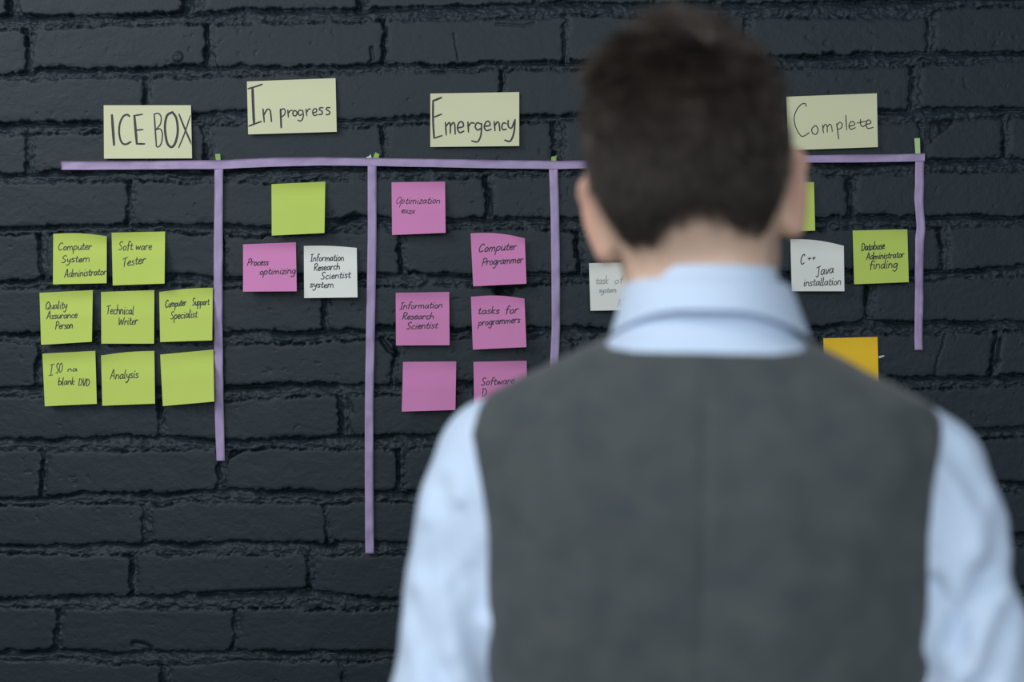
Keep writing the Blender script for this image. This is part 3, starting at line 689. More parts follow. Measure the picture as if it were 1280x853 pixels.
# ------------------------------------------------------------------ implicit surfaces for the figure
def surface_nets(Fd, xs, ys, zs):
    neg = Fd < 0
    nx, ny, nz = Fd.shape
    cs = np.zeros((nx - 1, ny - 1, nz - 1), np.int8)
    for i in (0, 1):
        for j in (0, 1):
            for k in (0, 1):
                cs += neg[i:nx - 1 + i, j:ny - 1 + j, k:nz - 1 + k]
    act = np.argwhere((cs > 0) & (cs < 8))
    I, J, K = act.T
    idx = np.full(cs.shape, -1, np.int32); idx[I, J, K] = np.arange(len(act))
    acc = np.zeros((len(act), 3)); cnt = np.zeros(len(act))
    X = (xs, ys, zs)
    corners = [(i, j, k) for i in (0, 1) for j in (0, 1) for k in (0, 1)]
    for a in corners:
        for ax in range(3):
            if a[ax]: continue
            b = list(a); b[ax] = 1
            fa = Fd[I + a[0], J + a[1], K + a[2]].astype(float); fb_ = Fd[I + b[0], J + b[1], K + b[2]].astype(float)
            m = (fa < 0) != (fb_ < 0)
            t = np.where(m, fa / np.where(m, fa - fb_, 1), 0)
            for q, (ar, ii) in enumerate(zip(X, (I, J, K))):
                pa = ar[ii + a[q]]; pb = ar[ii + b[q]]
                acc[:, q] += np.where(m, pa + (pb - pa) * t, 0)
            cnt += m
    V = acc / cnt[:, None]
    faces = []
    for ax in range(3):
        u, v = [(1, 2), (2, 0), (0, 1)][ax]
        sl0 = [slice(None)] * 3; sl1 = [slice(None)] * 3
        sl0[ax] = slice(0, -1); sl1[ax] = slice(1, None)
        for q in (u, v):
            sl0[q] = slice(1, -1); sl1[q] = slice(1, -1)
        a = neg[tuple(sl0)]; b = neg[tuple(sl1)]
        e = np.argwhere(a != b)
        if len(e) == 0: continue
        flip = b[e[:, 0], e[:, 1], e[:, 2]]
        base = e.copy(); base[:, u] += 1; base[:, v] += 1
        def cell(du, dv):
            p = base.copy(); p[:, u] -= du; p[:, v] -= dv
            return idx[p[:, 0], p[:, 1], p[:, 2]]
        q4 = np.stack([cell(1, 1), cell(0, 1), cell(0, 0), cell(1, 0)], -1)
        q4[flip] = q4[flip][:, ::-1]
        faces.append(q4)
    return V, np.concatenate(faces)


class Field:
    def __init__(self, xs, ys, zs):
        self.xs, self.ys, self.zs = [np.asarray(a, float) for a in (xs, ys, zs)]
        self.F = np.full((len(xs), len(ys), len(zs)), 0.2, np.float32)

    def win(self, lo, hi):
        s = []
        for a, l, h in zip((self.xs, self.ys, self.zs), lo, hi):
            i0 = max(np.searchsorted(a, l) - 1, 0); i1 = min(np.searchsorted(a, h) + 1, len(a)); s.append(slice(i0, i1))
        g = np.meshgrid(self.xs[s[0]], self.ys[s[1]], self.zs[s[2]], indexing='ij')
        return tuple(s), [q.astype(np.float32) for q in g]

    def add(self, fn, lo, hi, k=0.0, op='u', pad=.03):
        lo = np.array(lo) - pad - k; hi = np.array(hi) + pad + k
        s, (X, Y, Z) = self.win(lo, hi)
        if X.size == 0: return
        d = fn(X, Y, Z).astype(np.float32); f = self.F[s]
        if op == 's': f2 = -self.smin(-f, d, k)         # subtract d<0
        else: f2 = self.smin(f, d, k)
        self.F[s] = f2

    @staticmethod
    def smin(a, b, k):
        if k <= 0: return np.minimum(a, b)
        h = np.maximum(k - np.abs(a - b), 0) / k
        return np.minimum(a, b) - h * h * k * .25

    def cone(self, a, b, ra, rb, k=.012, op='u', M=None):
        a = np.array(a, float); b = np.array(b, float)
        if M is not None: a = M(a); b = M(b)
        lo = np.minimum(a - ra, b - rb); hi = np.maximum(a + ra, b + rb)
        ab = b - a; L2 = max((ab ** 2).sum(), 1e-9)
        def fn(X, Y, Z):
            t = np.clip(((X - a[0]) * ab[0] + (Y - a[1]) * ab[1] + (Z - a[2]) * ab[2]) / L2, 0, 1)
            return np.sqrt((X - a[0] - ab[0] * t) ** 2 + (Y - a[1] - ab[1] * t) ** 2 + (Z - a[2] - ab[2] * t) ** 2) - (ra + (rb - ra) * t)
        self.add(fn, lo, hi, k, op)

    def ell(self, c, r, R=None, k=.012, op='u'):
        """ellipsoid, R = 3x3 rotation (columns are its axes)"""
        c = np.array(c, float); r = np.array(r, float); R = np.eye(3) if R is None else np.array(R)
        m = r.max()
        def fn(X, Y, Z):
            P = [X - c[0], Y - c[1], Z - c[2]]
            q = [sum(P[i] * R[i, j] for i in range(3)) / r[j] for j in range(3)]
            g = [q[j] / r[j] for j in range(3)]
            k0 = np.sqrt(q[0] ** 2 + q[1] ** 2 + q[2] ** 2); k1 = np.sqrt(g[0] ** 2 + g[1] ** 2 + g[2] ** 2)
            return k0 * (k0 - 1) / np.maximum(k1, 1e-6)
        self.add(fn, c - m, c + m, k, op)

    def loft(self, prof, off=0.0, k=.012, power=2.3, zpad=.0):
        pr = np.array(prof, float); pr = pr[np.argsort(pr[:, 0])]
        z0, z1 = pr[0, 0] - zpad, pr[-1, 0] + zpad
        am = pr[:, 1].max() + abs(off); bm = pr[:, 2].max() + abs(off) + .05
        def fn(X, Y, Z):
            a = np.interp(Z, pr[:, 0], pr[:, 1]) + off; b = np.interp(Z, pr[:, 0], pr[:, 2]) + off; c = np.interp(Z, pr[:, 0], pr[:, 3])
            q = (np.abs(X / a) ** power + np.abs((Y - c) / b) ** power) ** (1 / power)
            d = (q - 1) * np.minimum(a, b)
            return np.maximum(d, np.maximum(z0 - Z, Z - z1))
        self.add(fn, (-am, -bm, z0), (am, bm, z1), k)

    def mesh(self, relax=2):
        V, Q = surface_nets(self.F, self.xs, self.ys, self.zs)
        for _ in range(relax):
            acc = np.zeros_like(V); n = np.zeros(len(V))
            for a, b in ((0, 1), (1, 2), (2, 3), (3, 0)):
                for i, j in ((a, b), (b, a)):
                    np.add.at(acc, Q[:, i], V[Q[:, j]]); np.add.at(n, Q[:, i], 1)
            V = V * .45 + acc / np.maximum(n, 1)[:, None] * .55
        return V, Q


def grid(*segs):
    out = [np.arange(a, b - 1e-9, s) for a, b, s in segs]
    return np.concatenate(out + [[segs[-1][1]]])


# ------------------------------------------------------------------ the man
MAN = empty('person', (0.130, -DIST + 1.146, 0.0), math.radians(-8.5))
MAN.rotation_euler.y = math.radians(1.0)
tag(MAN, 'dark-haired man from behind in charcoal vest over pale blue shirt, facing the notes', 'person')

# head frame: origin midway between the ears
HC = np.array([-0.0125, 0.020, 1.609]); ROLL = math.radians(-8.5); PITCH = math.radians(-4)
HYAW = math.radians(1)
HR = np.array((Matrix.Rotation(ROLL, 3, 'Y') @ Matrix.Rotation(PITCH, 3, 'X') @ Matrix.Rotation(HYAW, 3, 'Z')))
def H2L(p): return HC + HR @ np.array(p, float)
def L2H(P): return (P - HC) @ HR

def rot(ax, deg): return np.array(Matrix.Rotation(math.radians(deg), 3, ax))

# outline of the dressed torso: height, half width, half depth, depth centre
TORSO = [(0.93, .178, .118, .0), (1.0, .172, .115, .0), (1.08, .168, .114, .0), (1.2, .176, .122, -.002), (1.30, .185, .126, -.004), (1.37, .192, .122, -.006), (1.405, .196, .115, -.008),
         (1.425, .194, .110, -.010), (1.440, .186, .105, -.012), (1.455, .174, .099, -.014), (1.470, .145, .093, -.014), (1.485, .115, .087, -.013), (1.499, .085, .082, -.011), (1.506, .077, .080, -.008), (1.525, .070, .072, -.002), (1.54, .065, .065, .001), (1.56, .062, .062, .004)]

# --- body
body = Field(grid((-.36, -.115, .004), (-.115, .115, .0026), (.115, .36, .004)), grid((-.15, .21, .003)),
             grid((-.005, .70, .006), (.70, .92, .0035), (.92, 1.42, .006), (1.42, 1.78, .0026)))
body.loft([(z, max(a - .022, .05), max(b - .020, .05), c) for z, a, b, c in TORSO if z < 1.53] + [(.86, .155, .105, 0)], k=.02)
# neck
body.cone((0, .004, 1.46), H2L((0, -.004, -.035)), .0545, .0535, .02)
body.cone((0.0, .004, 1.47), H2L((0, .014, -.05)), .0545, .0525, .02)
for s in (-1, 1):
    body.cone((s * .024, -.018, 1.46), H2L((s * .028, -.034, -.02)), .026, .026, .02)           # nape muscles
# skull
body.ell(H2L((-.0, -.004, .042)), (.0815, .0975, .090), HR, .02)
body.ell(H2L((0, -.038, .030)), (.072, .060, .075), HR, .03)
body.ell(H2L((0, .035, .02)), (.070, .062, .080), HR, .03)
body.ell(H2L((0, .030, -.035)), (.052, .058, .055), HR, .03)
for s in (-1, 1):
    body.cone((s * .037, .020, -.048), (s * .020, .078, -.082), .018, .017, .02, M=H2L)       # jaw
    body.ell(H2L((s * .045, .066, -.012)), (.020, .018, .016), HR, .025)                      # cheek bone
    body.cone((s * .012, .092, .036), (s * .045, .078, .034), .011, .009, .015, M=H2L)        # brow
    body.ell(H2L((s * .032, .098, .018)), (.017, .014, .011), HR, .012, op='s')               # eye socket
    body.ell(H2L((s * .032, .0835, .0235)), (.0150, .0128, .0085), HR, .006); body.ell(H2L((s * .032, .0825, .0105)), (.0145, .0125, .0080), HR, .006)                    # lids
    body.ell(H2L((s * .011, .104, -.018)), (.008, .009, .007), HR, .008)                      # nostril wings
body.cone((0, .094, .030), (0, .112, -.010), .008, .011, .012, M=H2L)                         # nose
body.ell(H2L((0, .108, -.015)), (.011, .012, .009), HR, .01)
body.ell(H2L((0, .083, -.085)), (.022, .018, .016), HR, .02)                                  # chin
body.ell(H2L((0, .093, -.0445)), (.024, .011, .006), HR, .006)                                # lips
body.ell(H2L((0, .091, -.0555)), (.020, .011, .006), HR, .006)
body.ell(H2L((0, .107, -.050)), (.024, .008, .0016), HR, .003, op='s')
# ears
for s in (-1, 1):
    E = HR @ rot('Z', s * -36) @ rot('Y', s * 10)
    cen = H2L((s * .0785 + .0015, -.002, .002))
    body.ell(cen, (.0075, .021, .033), E, .008)
    rim = []
    for t in np.linspace(-2.3, 1.75, 11):
        rim.append(cen + E @ np.array([s * .003, -math.cos(t) * .0185 if False else -.0185 * math.cos(t), .030 * math.sin(t) * -1 if False else -.030 * math.sin(t)]))
    for p, q in zip(rim[:-1], rim[1:]):
        body.cone(p, q, .0048, .0048, .004)
    body.ell(cen + E @ np.array([0, .004, -.027]), (.006, .010, .011), E, .008)               # lobe
    body.ell(cen + E @ np.array([s * .010, .004, .002]), (.006, .010, .016), E, .005, op='s')  # concha
    body.ell(H2L((s * .071, .008, .0)), (.013, .013, .024), HR, .014)                          # root
# arms (under the sleeves), hands
ARM = {}
for s in (-1, 1):
    sh = np.array((s * .155, -.008, 1.395)); el = np.array((s * (.219 if s > 0 else .209), -.036, 1.115)); wr = np.array((s * .222, .045, .868))
    ARM[s] = (sh, el, wr)
    body.cone(sh, el, .038, .033, .02); body.cone(el, wr, .033, .024, .015)
    hd = np.array((s * .212, .070, .800))                                                      # knuckles
    body.cone(wr, hd, .022, .020, .012)
    for yo in (-.022, -.008, .008, .022):                                                      # palm, edge towards the front
        body.cone(wr + np.array((0, yo * .6, -.02)), hd + np.array((-s * .004, yo, 0)), .012, .0125, .010)
    for q, (yo, ln) in enumerate(((.026, .070), (.009, .078), (-.008, .073), (-.024, .058))):
        a = hd + np.array((-s * .004, yo, -.004))
        b = a + np.array((-s * .006, .010, -.95)) * ln * .45; b[0] = a[0] - s * .006; b[1] = a[1] + .006
        c_ = b + np.array((-s * .012, .004, -ln * .30)); d_ = c_ + np.array((-s * .016, .0, -ln * .20))
        body.cone(a, b, .0092, .0086, .003); body.cone(b, c_, .0086, .0080, .002); body.cone(c_, d_, .0080, .0070, .002)
    ta = wr + np.array((-s * .004, .018, -.022)); tb = ta + np.array((-s * .010, .028, -.030)); tc_ = tb + np.array((-s * .006, .012, -.030)); td = tc_ + np.array((-s * .004, .003, -.022))
    body.cone(ta, tb, .014, .0115, .008); body.cone(tb, tc_, .0112, .0098, .003); body.cone(tc_, td, .0098, .0080, .002)
    # legs
    body.cone((s * .085, 0, .90), (s * .092, .006, .49), .080, .052, .02); body.cone((s * .092, .006, .49), (s * .098, -.022, .09), .052, .036, .015)
    body.cone((s * .098, -.025, .05), (s * .108, .12, .032), .030, .022, .012)
V, Q = body.mesh(2)
body_o = mesh_np('body', V, Q, M_SKIN, MAN)
body_o['label'] = 'bare neck, ears and hands of light skin'
hp = L2H(V)


def hairline(h):
    """height of the lower hair edge (head frame) for head-frame points"""
    ang = np.abs(np.arctan2(h[:, 0], -h[:, 1]))                       # 0 at the back, pi at the face
    z = np.interp(ang, [0, .25, .45, .70, .85, 1.02, 1.25, 1.45, 1.70, 1.95, 2.15, 2.5, PI],
                  [-.050, -.056, -.067, -.069, -.052, .006, .040, .044, .010, .012, .050, .078, .086])
    return z


def scalp_mask(h):
    d = h[:, 2] - hairline(h)
    r = np.sqrt((h[:, 0] / .0755) ** 2 + ((h[:, 1] + .004) / .0975) ** 2 + ((h[:, 2] - .036) / .094) ** 2)
    m = sstep(-.014, .066, d) * (r < 1.28)
    ear = ((np.abs(h[:, 0]) > .0745) & (h[:, 2] < .030)) | (np.hypot(np.abs(h[:, 0]) - .084, h[:, 1] * .8) < .020) & (h[:, 2] < .040)
    return np.where(ear, 0, m)


sm = scalp_mask(hp)
sm *= (.88 + .12 * vn3(hp[:, 0] * 300, hp[:, 1] * 300, hp[:, 2] * 300))
at = body_o.data.attributes.new('scalp', 'FLOAT', 'POINT'); at.data.foreach_set('value', (sm ** 1.15 * (.92 - .22 * sstep(.056, .070, np.abs(hp[:, 0])) * (1 - sstep(.060, .085, hp[:, 2])))).astype(np.float32))
ea = ((np.abs(hp[:, 0]) > .070) & (np.abs(hp[:, 2]) < .045) & (np.abs(hp[:, 1]) < .045)).astype(np.float32)
ea *= sstep(.070, .082, np.abs(hp[:, 0]))
at = body_o.data.attributes.new('ear', 'FLOAT', 'POINT'); at.data.foreach_set('value', (ea * .8).astype(np.float32))
lp = ((np.abs(hp[:, 0]) < .026) & (hp[:, 1] > .080) & (np.hypot(hp[:, 0] / .026, (hp[:, 2] + .050) / .011) < 1)).astype(np.float32)
at = body_o.data.attributes.new('lips', 'FLOAT', 'POINT'); at.data.foreach_set('value', lp * .7)


# --- eyes
def uv_ball(c, r, seg=20, rings=12):
    V = []; F = []
    for i in range(rings + 1):
        th = PI * i / rings
        for j in range(seg):
            ph = 2 * PI * j / seg
            V.append(np.array(c) + HR @ np.array([r * math.sin(th) * math.cos(ph), r * math.cos(th), r * math.sin(th) * math.sin(ph)]))
    for i in range(rings):
        for j in range(seg):
            F.append((i * seg + j, i * seg + (j + 1) % seg, (i + 1) * seg + (j + 1) % seg, (i + 1) * seg + j))
    return V, F


for s in (-1, 1):
    ev, ef = uv_ball(H2L((s * .032, .0835, .0175)), .0115)
    e = mesh_np('eye', ev, ef, M_EYE, MAN)
    iv, jf = uv_ball(H2L((s * .032, .0898, .0175)), .0062)
    mesh_np('iris', iv, jf, M_IRIS, e)


# --- hair: every strand a thin tapering tube, one mesh
def unit(a): return a / np.maximum(np.linalg.norm(a, axis=-1, keepdims=True), 1e-9)


def build_hair():
    rng = np.random.RandomState(3)
    me = body_o.data
    tri = np.concatenate([Q[:, [0, 1, 2]], Q[:, [0, 2, 3]]])
    h = hp
    ok = (sm[tri].max(1) > .02) & (h[tri][:, :, 2].mean(1) > -.06)
    tri = tri[ok]
    A, B, D = h[tri[:, 0]], h[tri[:, 1]], h[tri[:, 2]]
    nrm = np.cross(B - A, D - A); ar = np.linalg.norm(nrm, axis=1) / 2; nrm = unit(nrm)
    # outward
    cen = (A + B + D) / 3; flip = ((cen - np.array([0, 0, .03])) * nrm).sum(1) < 0; nrm[flip] *= -1
    Nn = 56000
    pick = rng.choice(len(tri), Nn, p=ar / ar.sum())
    r1 = np.sqrt(rng.rand(Nn, 1)); r2 = rng.rand(Nn, 1)
    P = A[pick] * (1 - r1) + B[pick] * (r1 * (1 - r2)) + D[pick] * (r1 * r2)
    m = scalp_mask(P)
    clip_side = sstep(.056, .070, np.abs(P[:, 0])) * (1 - sstep(.060, .085, P[:, 2]))
    keep = rng.rand(Nn) < m ** 1.5 * (1 - .45 * clip_side)
    P = P[keep]; N3 = unit(P - np.array([0, -.002, .03])) * .6 + nrm[pick][keep] * .4; N3 = unit(N3)
    d = P[:, 2] - hairline(P)
    n = len(P)
    ang = np.abs(np.arctan2(P[:, 0], -P[:, 1]))
    # length: clipped low on the sides and nape, long on top
    top = sstep(.50, .90, N3[:, 2] + .12 * vn2(P[:, 0] * 60, P[:, 1] * 60, 4))
    mid = sstep(.010, .085, d)
    Ln = .0028 + .0150 * mid + .019 * top + .006 * sstep(-.03, -.07, P[:, 1]) * mid
    nape = sstep(.022, .062, P[:, 2]) * (1 - sstep(.045, .066, np.abs(P[:, 0]))) * sstep(.0, -.04, P[:, 1])
    Ln = np.maximum(Ln, .024 * nape)
    Ln *= 1 - .26 * sstep(.020, .060, np.abs(P[:, 0])) * sstep(.03, .06, P[:, 2])
    Ln *= 1 - .30 * clip_side[keep]
    Ln *= .75 + .5 * rng.rand(n)
    # growth: whorl at the crown
    W = np.array([.030, -.052, .116])
    q = P - W; q[:, 2] *= .3
    out = unit(q); swirl = np.stack([-out[:, 1], out[:, 0], out[:, 2] * 0], -1)
    fwd = np.array([-.15, .9, .0])
    down = np.array([0, .15, -1.0])
    flow_top = unit(out * .9 + swirl * .45 + fwd * .45 * sstep(-.06, .03, P[:, 1])[:, None])
    wt = sstep(.30, .72, N3[:, 2])[:, None]
    flow = flow_top * wt + down * (1 - wt)
    flow = unit(flow - N3 * (flow * N3).sum(1, keepdims=True))
    tuft = np.stack([vn3(P[:, 0] * 75, P[:, 1] * 75, P[:, 2] * 75, k) for k in (1, 2, 3)], -1)
    tuft2 = np.stack([vn3(P[:, 0] * 190, P[:, 1] * 190, P[:, 2] * 190, k) for k in (5, 6, 7)], -1)
    side = sstep(.050, .070, np.abs(P[:, 0]))
    stand = ((.34 + .66 * top + .40 * side * (1 - top)) * (1 - .35 * nape))[:, None]
    dist_w = np.linalg.norm(P - W, axis=1)
    cow = (1 - sstep(.008, .040, np.linalg.norm((P - np.array([.030, -.030, .122])), axis=1)))[:, None]
    dr = unit(N3 * (stand + .9 * cow) + flow * (1.0 - .45 * cow) + tuft * .62 * (.4 + top[:, None]) + tuft2 * .22 + rng.randn(n, 3) * .10 + np.array([0, 0, .6]) * cow + np.array([0, 0, .45]) * (top * sstep(.025, .06, np.abs(P[:, 0])))[:, None])
    Ln = Ln * (1 + .35 * cow[:, 0]) * (1 + .28 * tuft[:, 0] * top)
    K = 5
    ts = np.linspace(0, 1, K)
    bend = flow + np.array([0, 0, -.25]) + rng.randn(n, 3) * .15
    bend = unit(bend - N3 * np.minimum((bend * N3).sum(1, keepdims=True), 0))
    pts = np.stack([P + N3 * -.001 + dr * (Ln * t)[:, None] + (bend - dr) * (Ln * .38 * t * t)[:, None] for t in ts], 1)
    ax1 = unit(np.cross(dr, rng.randn(n, 3))); ax2 = unit(np.cross(dr, ax1))
    r0 = (.00042 + .00010 * mid + .00016 * top)
    V = np.empty((n, K, 3, 3), np.float32)
    for k in range(K):
        rad = r0 * (1.0 - .80 * ts[k] ** 1.5)
        for j in range(3):
            a = 2 * PI * j / 3
            V[:, k, j] = pts[:, k] + ax1 * (rad * math.cos(a))[:, None] + ax2 * (rad * math.sin(a))[:, None]
    V = V.reshape(-1, 3) @ HR.T + HC
    base = (np.arange(n) * K * 3)[:, None]
    loc = []
    for k in range(K - 1):
        for j in range(3):
            j2 = (j + 1) % 3
            loc.append((k * 3 + j, k * 3 + j2, (k + 1) * 3 + j2, (k + 1) * 3 + j))
    loc = np.array(loc)
    F = (base[:, None, :] + loc[None]).reshape(-1, 4)
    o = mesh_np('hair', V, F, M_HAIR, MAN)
    sheen_tone = np.clip(.25 + .55 * tuft2[:, 0] + .55 * tuft[:, 1] + .25 * rng.randn(n) + .35 * cow[:, 0], 0, 1) * (.35 + .65 * np.maximum(top, clip_side[keep]))  # random clump tone, with lit sheen painted in on top, cowlick and sides
    at = o.data.attributes.new('sheen_tone', 'FLOAT', 'POINT'); at.data.foreach_set('value', np.repeat(sheen_tone, K * 3).astype(np.float32))
    o['label'] = 'short dark brown hair, tousled on top and clipped at the sides'
    # eyebrows
    ne = 500
    for s in (-1, 1):
        V = []; F = []
        for i in range(ne // 2):
            t = rng.rand(); p = np.array([s * (.014 + .036 * t), .101 - .016 * t * t, .034 + .006 * math.sin(t * 2.4) + rng.uniform(-.003, .003)])
            dd = np.array([s * .8, .0, .35 - .6 * t]); dd = dd / np.linalg.norm(dd) * .007
            b = len(V); sd = np.array([0, .0004, .0004])
            for qv in (p - sd, p + sd, p + dd): V.append(H2L(qv))
            F.append((b, b + 1, b + 2))
        mesh_np('eyebrow', V, F, M_HAIR, MAN)


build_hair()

# --- shirt
sh_f = Field(grid((-.33, .33, .0036)), grid((-.17, .16, .0036)), grid((.80, 1.30, .0055), (1.30, 1.57, .0034)))
sh_f.loft([(z, a - (.0120 if z < 1.46 else .007), b - (.0120 if z < 1.46 else .007), c) for z, a, b, c in TORSO], k=.01)
for s in (-1, 1):
    sh, el, wr = ARM[s]
    chain = [((s * .140, -.010, 1.398), .050), ((s * .166, -.012, 1.398), .0480), ((s * .179, -.018, 1.355), .0490), ((s * .195, -.026, 1.28), .0480), ((s * .206, -.036, 1.20), .0485), ((s * .213, -.040, 1.12), .050),
             ((s * .218, -.010, 1.03), .044), ((s * .220, .026, .93), .037), ((s * .222, .043, .875), .030)]
    if s < 0:                                                # this sleeve hangs closer to the body
        chain = [((a[0] + d, a[1], a[2]), r + e) for (a, r), d, e in zip(chain, (0, 0, .001, .004, .009, .010, .006, .002, 0), (0, 0, 0, -.0015, -.003, -.003, 0, 0, 0))]
    for (a, ra), (b, rb) in zip(chain[:-1], chain[1:]):
        sh_f.cone(a, b, ra, rb, .018)
s_, (X, Y, Z) = sh_f.win((-1, -1, -1), (2, 2, 2))
arm = sstep(.150, .190, np.abs(X)).astype(np.float32)
# drag folds running from the armpit down and outwards, plus soft rumple
fold = np.zeros_like(X)
for s in (-1, 1):
    u = (Z - 1.30) * .80 + (np.abs(X) - .20) * .95                      # across the fold lines
    v = (Z - 1.30) * .60 - (np.abs(X) - .20) * .8
    w = vn3(u * 42 + 9 * s, v * 9, Y * 14 + s * 3, 3) + .5 * vn3(u * 85 + s, v * 16, Y * 20, 5)
    amp = .0026 * np.exp(-((Z - 1.27) / .10) ** 2) + .0012
    fold = np.where(X * s > 0, w * amp, fold)
def crease(pts, dep, w):
    g = np.full(X.shape, 9.0, np.float32)
    for (x0, z0), (x1, z1) in zip(pts[:-1], pts[1:]):
        ux, uz = x1 - x0, z1 - z0
        t = np.clip(((X - x0) * ux + (Z - z0) * uz) / (ux * ux + uz * uz), 0, 1)
        g = np.minimum(g, np.hypot(X - x0 - ux * t, Z - z0 - uz * t))
    return .75 * dep * (np.exp(-(g / w) ** 2) - .55 * np.exp(-((g - 2.1 * w) / w) ** 2)) * sstep(-.030, -.066, Y)


for pts, dep, w in [
        ([(.228, 1.375), (.212, 1.335), (.188, 1.290), (.170, 1.258)], .0085, .0085), ([(.170, 1.325), (.186, 1.300), (.192, 1.272)], .006, .006), ([(.180, 1.425), (.202, 1.395), (.212, 1.365)], .006, .009),
        ([(.222, 1.300), (.205, 1.255), (.180, 1.215)], .006, .008), ([(.168, 1.395), (.192, 1.360)], .004, .008),
        ([(-.203, 1.380), (-.190, 1.325), (-.172, 1.270), (-.160, 1.235)], .007, .008), ([(-.184, 1.365), (-.172, 1.318), (-.167, 1.290)], .006, .006), ([(-.222, 1.290), (-.196, 1.240), (-.176, 1.205)], .006, .008),
        ([(-.212, 1.345), (-.206, 1.300), (-.194, 1.268)], .004, .007)]:
    sh_f.F += crease(pts, dep, w).astype(np.float32)
sh_f.F -= (fold * arm + .0014 * vn3(X * 30, Y * 30, Z * 22, 7) * sstep(1.0, 1.2, Z) * arm).astype(np.float32)
sh_f.add(lambda X, Y, Z: np.maximum(np.abs(X) - .3, Z - .82), (-.3, -.2, .78), (.3, .2, .83), 0, 's')
V, Q2 = sh_f.mesh(2)
shirt_o = mesh_np('shirt', V, Q2, M_SHIRT, MAN)
shirt_o['label'] = 'pale blue cotton shirt with long sleeves'


# --- collar: folded strip round the neck, open at the throat
def build_collar():
    na = 72
    th = np.linspace(-2.72, 2.72, na)                        # 0 = nape, signs left / right
    cz = np.array([0.0, 0.0])
    rows = []
    f = np.abs(th) / 2.72
    def ring(a, b, yc, z): return np.stack([a * np.sin(th), yc - b * np.cos(th), z], -1)
    sd = np.sin(np.abs(th)) ** 2
    frontness = sstep(1.3, 2.72, np.abs(th))
    ztop = 1.5495 - .002 * sd - .030 * frontness
    zfall = 1.5235 - .020 * sstep(.2, 1.5, np.abs(th)) - .045 * frontness
    tilt = np.zeros(na)
    zin = 1.515 - .02 * frontness
    spread = 1 + 0 * th
    rows.append(ring(.0640, .0650, .002, zin))                 # inside of the stand
    rows.append(ring(.0605, .0655, .002, ztop - .004))
    rows.append(ring(.0620, .0672, .002, ztop))              # fold
    rows.append(ring(.0650, .0690, .0015, ztop - .002))
    for t in (.2, .45, .7, .88, 1.0):
        zz = ztop * (1 - t) + zfall * t
        sp = t ** 1.15
        rows.append(ring(.0660 + .0135 * sp, .0705 + .0120 * sp, .0005 - .003 * sp, zz))
    rows.append(ring(.0790, .0818, -.0030, zfall - .0005))   # turned edge
    rows.append(ring(.0755, .0785, -.0030, zfall + .003))
    rows.append(ring(.0650, .0680, .001, ztop - .010))
    R = np.stack(rows, 0); nr = len(rows)
    R[..., 0] += (R[..., 2] - 1.50) * -.06 + .003
    idx = np.arange(nr * na).reshape(nr, na)
    F = np.stack([idx[:-1, :-1], idx[:-1, 1:], idx[1:, 1:], idx[1:, :-1]], -1).reshape(-1, 4)
    o = mesh_np('collar', R.reshape(-1, 3), F, M_SHIRT, shirt_o)
    so = o.modifiers.new('thickness', 'SOLIDIFY'); so.thickness = .0012; so.offset = 0
    su = o.modifiers.new('round', 'SUBSURF'); su.levels = 1; su.render_levels = 2
    o['label'] = 'folded shirt collar'


build_collar()

# --- vest
vf = Field(grid((-.23, .23, .0030)), grid((-.17, .17, .0032)), grid((.90, 1.53, .0032)))
vf.loft([(z, a, b, c) for z, a, b, c in TORSO], k=0)
s_, (X, Y, Z) = vf.win((-1, -1, -1), (2, 2, 2))
# cloth relief: centre back seam, slight drape
back = (Y < 0)
seam = (.0022 + .0008 * vn3(X * 0, Y * 0, Z * 14, 6)) * np.exp(-((X - .002 - .002 * vn3(X * 0, Y * 0, Z * 9, 8)) / .0036) ** 2) * back * sstep(1.49, 1.45, Z)
drape = .0030 * vn3(X * 26, Y * 10, Z * 7, 2) + .0010 * vn3(X * 55, Y * 10, Z * 14, 4)
hollow = .0035 * np.exp(-(X / .050) ** 2) * np.exp(-((Z - 1.30) / .12) ** 2) * back          # between the shoulder blades
vf.F += (seam - drape + hollow).astype(np.float32)
# inner side: leave a 7 mm shell outside the shirt
inner = Field(vf.xs, vf.ys, vf.zs)
inner.loft([(z, a - .0125, b - .0125, c) for z, a, b, c in TORSO], k=0)
vf.F = np.maximum(vf.F, -inner.F)
# neckline
nk = np.where(Y < 0, 1.4915 + .180 * np.clip(Y + .080, 0, .2), 1.5059)
neck_cut = np.where(Y > .03, np.abs(X) * 3.1 + 1.235 - Z, np.maximum(nk - Z, np.abs(X) - .115))
vf.F = np.maximum(vf.F, -neck_cut.astype(np.float32) * .7)
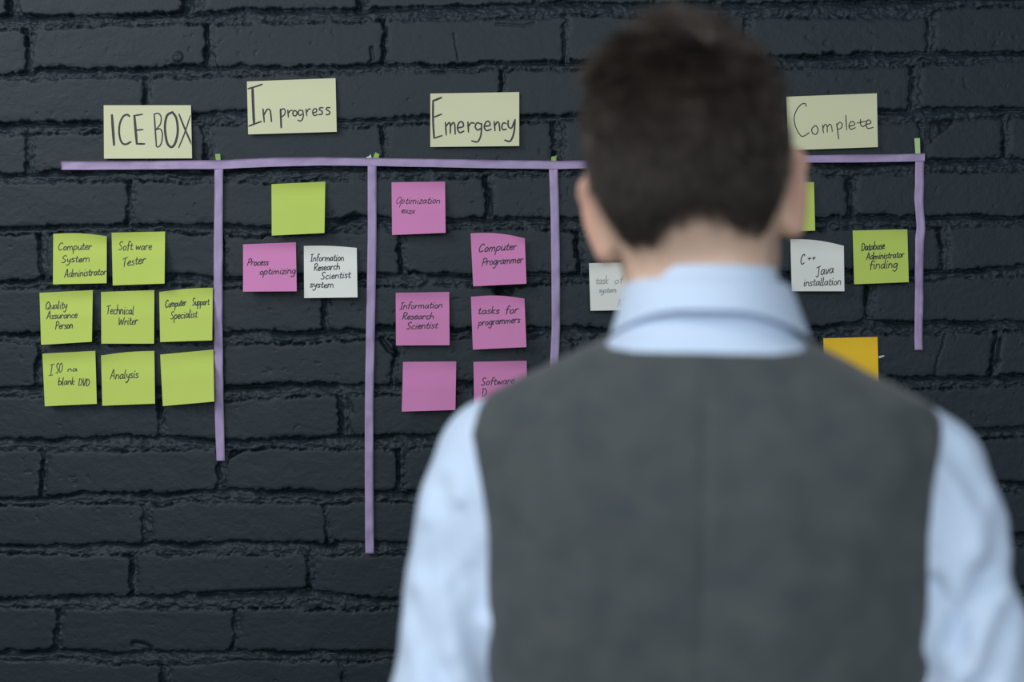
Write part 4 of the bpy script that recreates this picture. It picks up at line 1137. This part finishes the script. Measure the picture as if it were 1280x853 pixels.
# arm holes
ez = np.array([1.10, 1.215, 1.225, 1.24, 1.27, 1.31, 1.36, 1.40, 1.44, 1.47, 1.60]); ew = np.array([.30, .30, .22, .188, .176, .1695, .1685, .172, .1815, .188, .20])
edge = np.interp(Z, ez, ew) + np.where(X < 0, .007, -.003)
vf.F = np.maximum(vf.F, ((np.abs(X) - edge) * .8).astype(np.float32))
vf.F = np.maximum(vf.F, (.945 - Z).astype(np.float32))
V, Q3 = vf.mesh(2)
vest_o = mesh_np('vest', V, Q3, M_VEST, MAN)
vest_o['label'] = 'sleeveless charcoal wool vest with a centre back seam'
for k in range(4):
    bz = 1.21 - .065 * k
    yb = np.interp(bz, [t[0] for t in TORSO], [t[2] for t in TORSO]) + .001
    bv = []; bf = []
    for r_, dy in ((.0, .0035), (.006, .0035), (.0072, .0015), (.0072, -.004)):
        for j in range(16): bv.append((r_ * math.cos(j * PI / 8), yb + dy, bz + r_ * math.sin(j * PI / 8)))
    for i in range(3):
        for j in range(16): bf.append((i * 16 + j, i * 16 + (j + 1) % 16, (i + 1) * 16 + (j + 1) % 16, (i + 1) * 16 + j))
    mesh_np('button', bv, bf, M_BUTTON, vest_o)

# --- trousers and shoes (below the frame)
tf = Field(grid((-.24, .24, .006)), grid((-.16, .16, .006)), grid((.05, 1.0, .007)))
tf.loft([(.84, .172, .118, 0), (.90, .176, .118, 0), (.985, .165, .108, 0)], k=.02)
for s in (-1, 1):
    tf.cone((s * .087, 0, .86), (s * .094, .004, .49), .094, .072, .02); tf.cone((s * .094, .004, .49), (s * .100, -.018, .075), .072, .058, .02)
V, Q4 = tf.mesh(2)
mesh_np('trousers', V, Q4, M_TROUSER, MAN)
for s in (-1, 1):
    ff = Field(grid((s * .105 - .085, s * .105 + .085, .004)), grid((-.13, .24, .005)), grid((-.012, .16, .004)))
    ff.cone((s * .100, -.045, .045), (s * .112, .130, .036), .042, .038, .01); ff.cone((s * .100, -.030, .10), (s * .100, -.030, .06), .045, .045, .03)
    ff.cone((s * .112, .120, .030), (s * .116, .165, .024), .042, .032, .02)
    ff.F = np.maximum(ff.F, (0.001 - ff.zs)[None, None, :].astype(np.float32))
    V, Q5 = ff.mesh(1)
    mesh_np('shoe', V, Q5, M_SHOE, MAN)
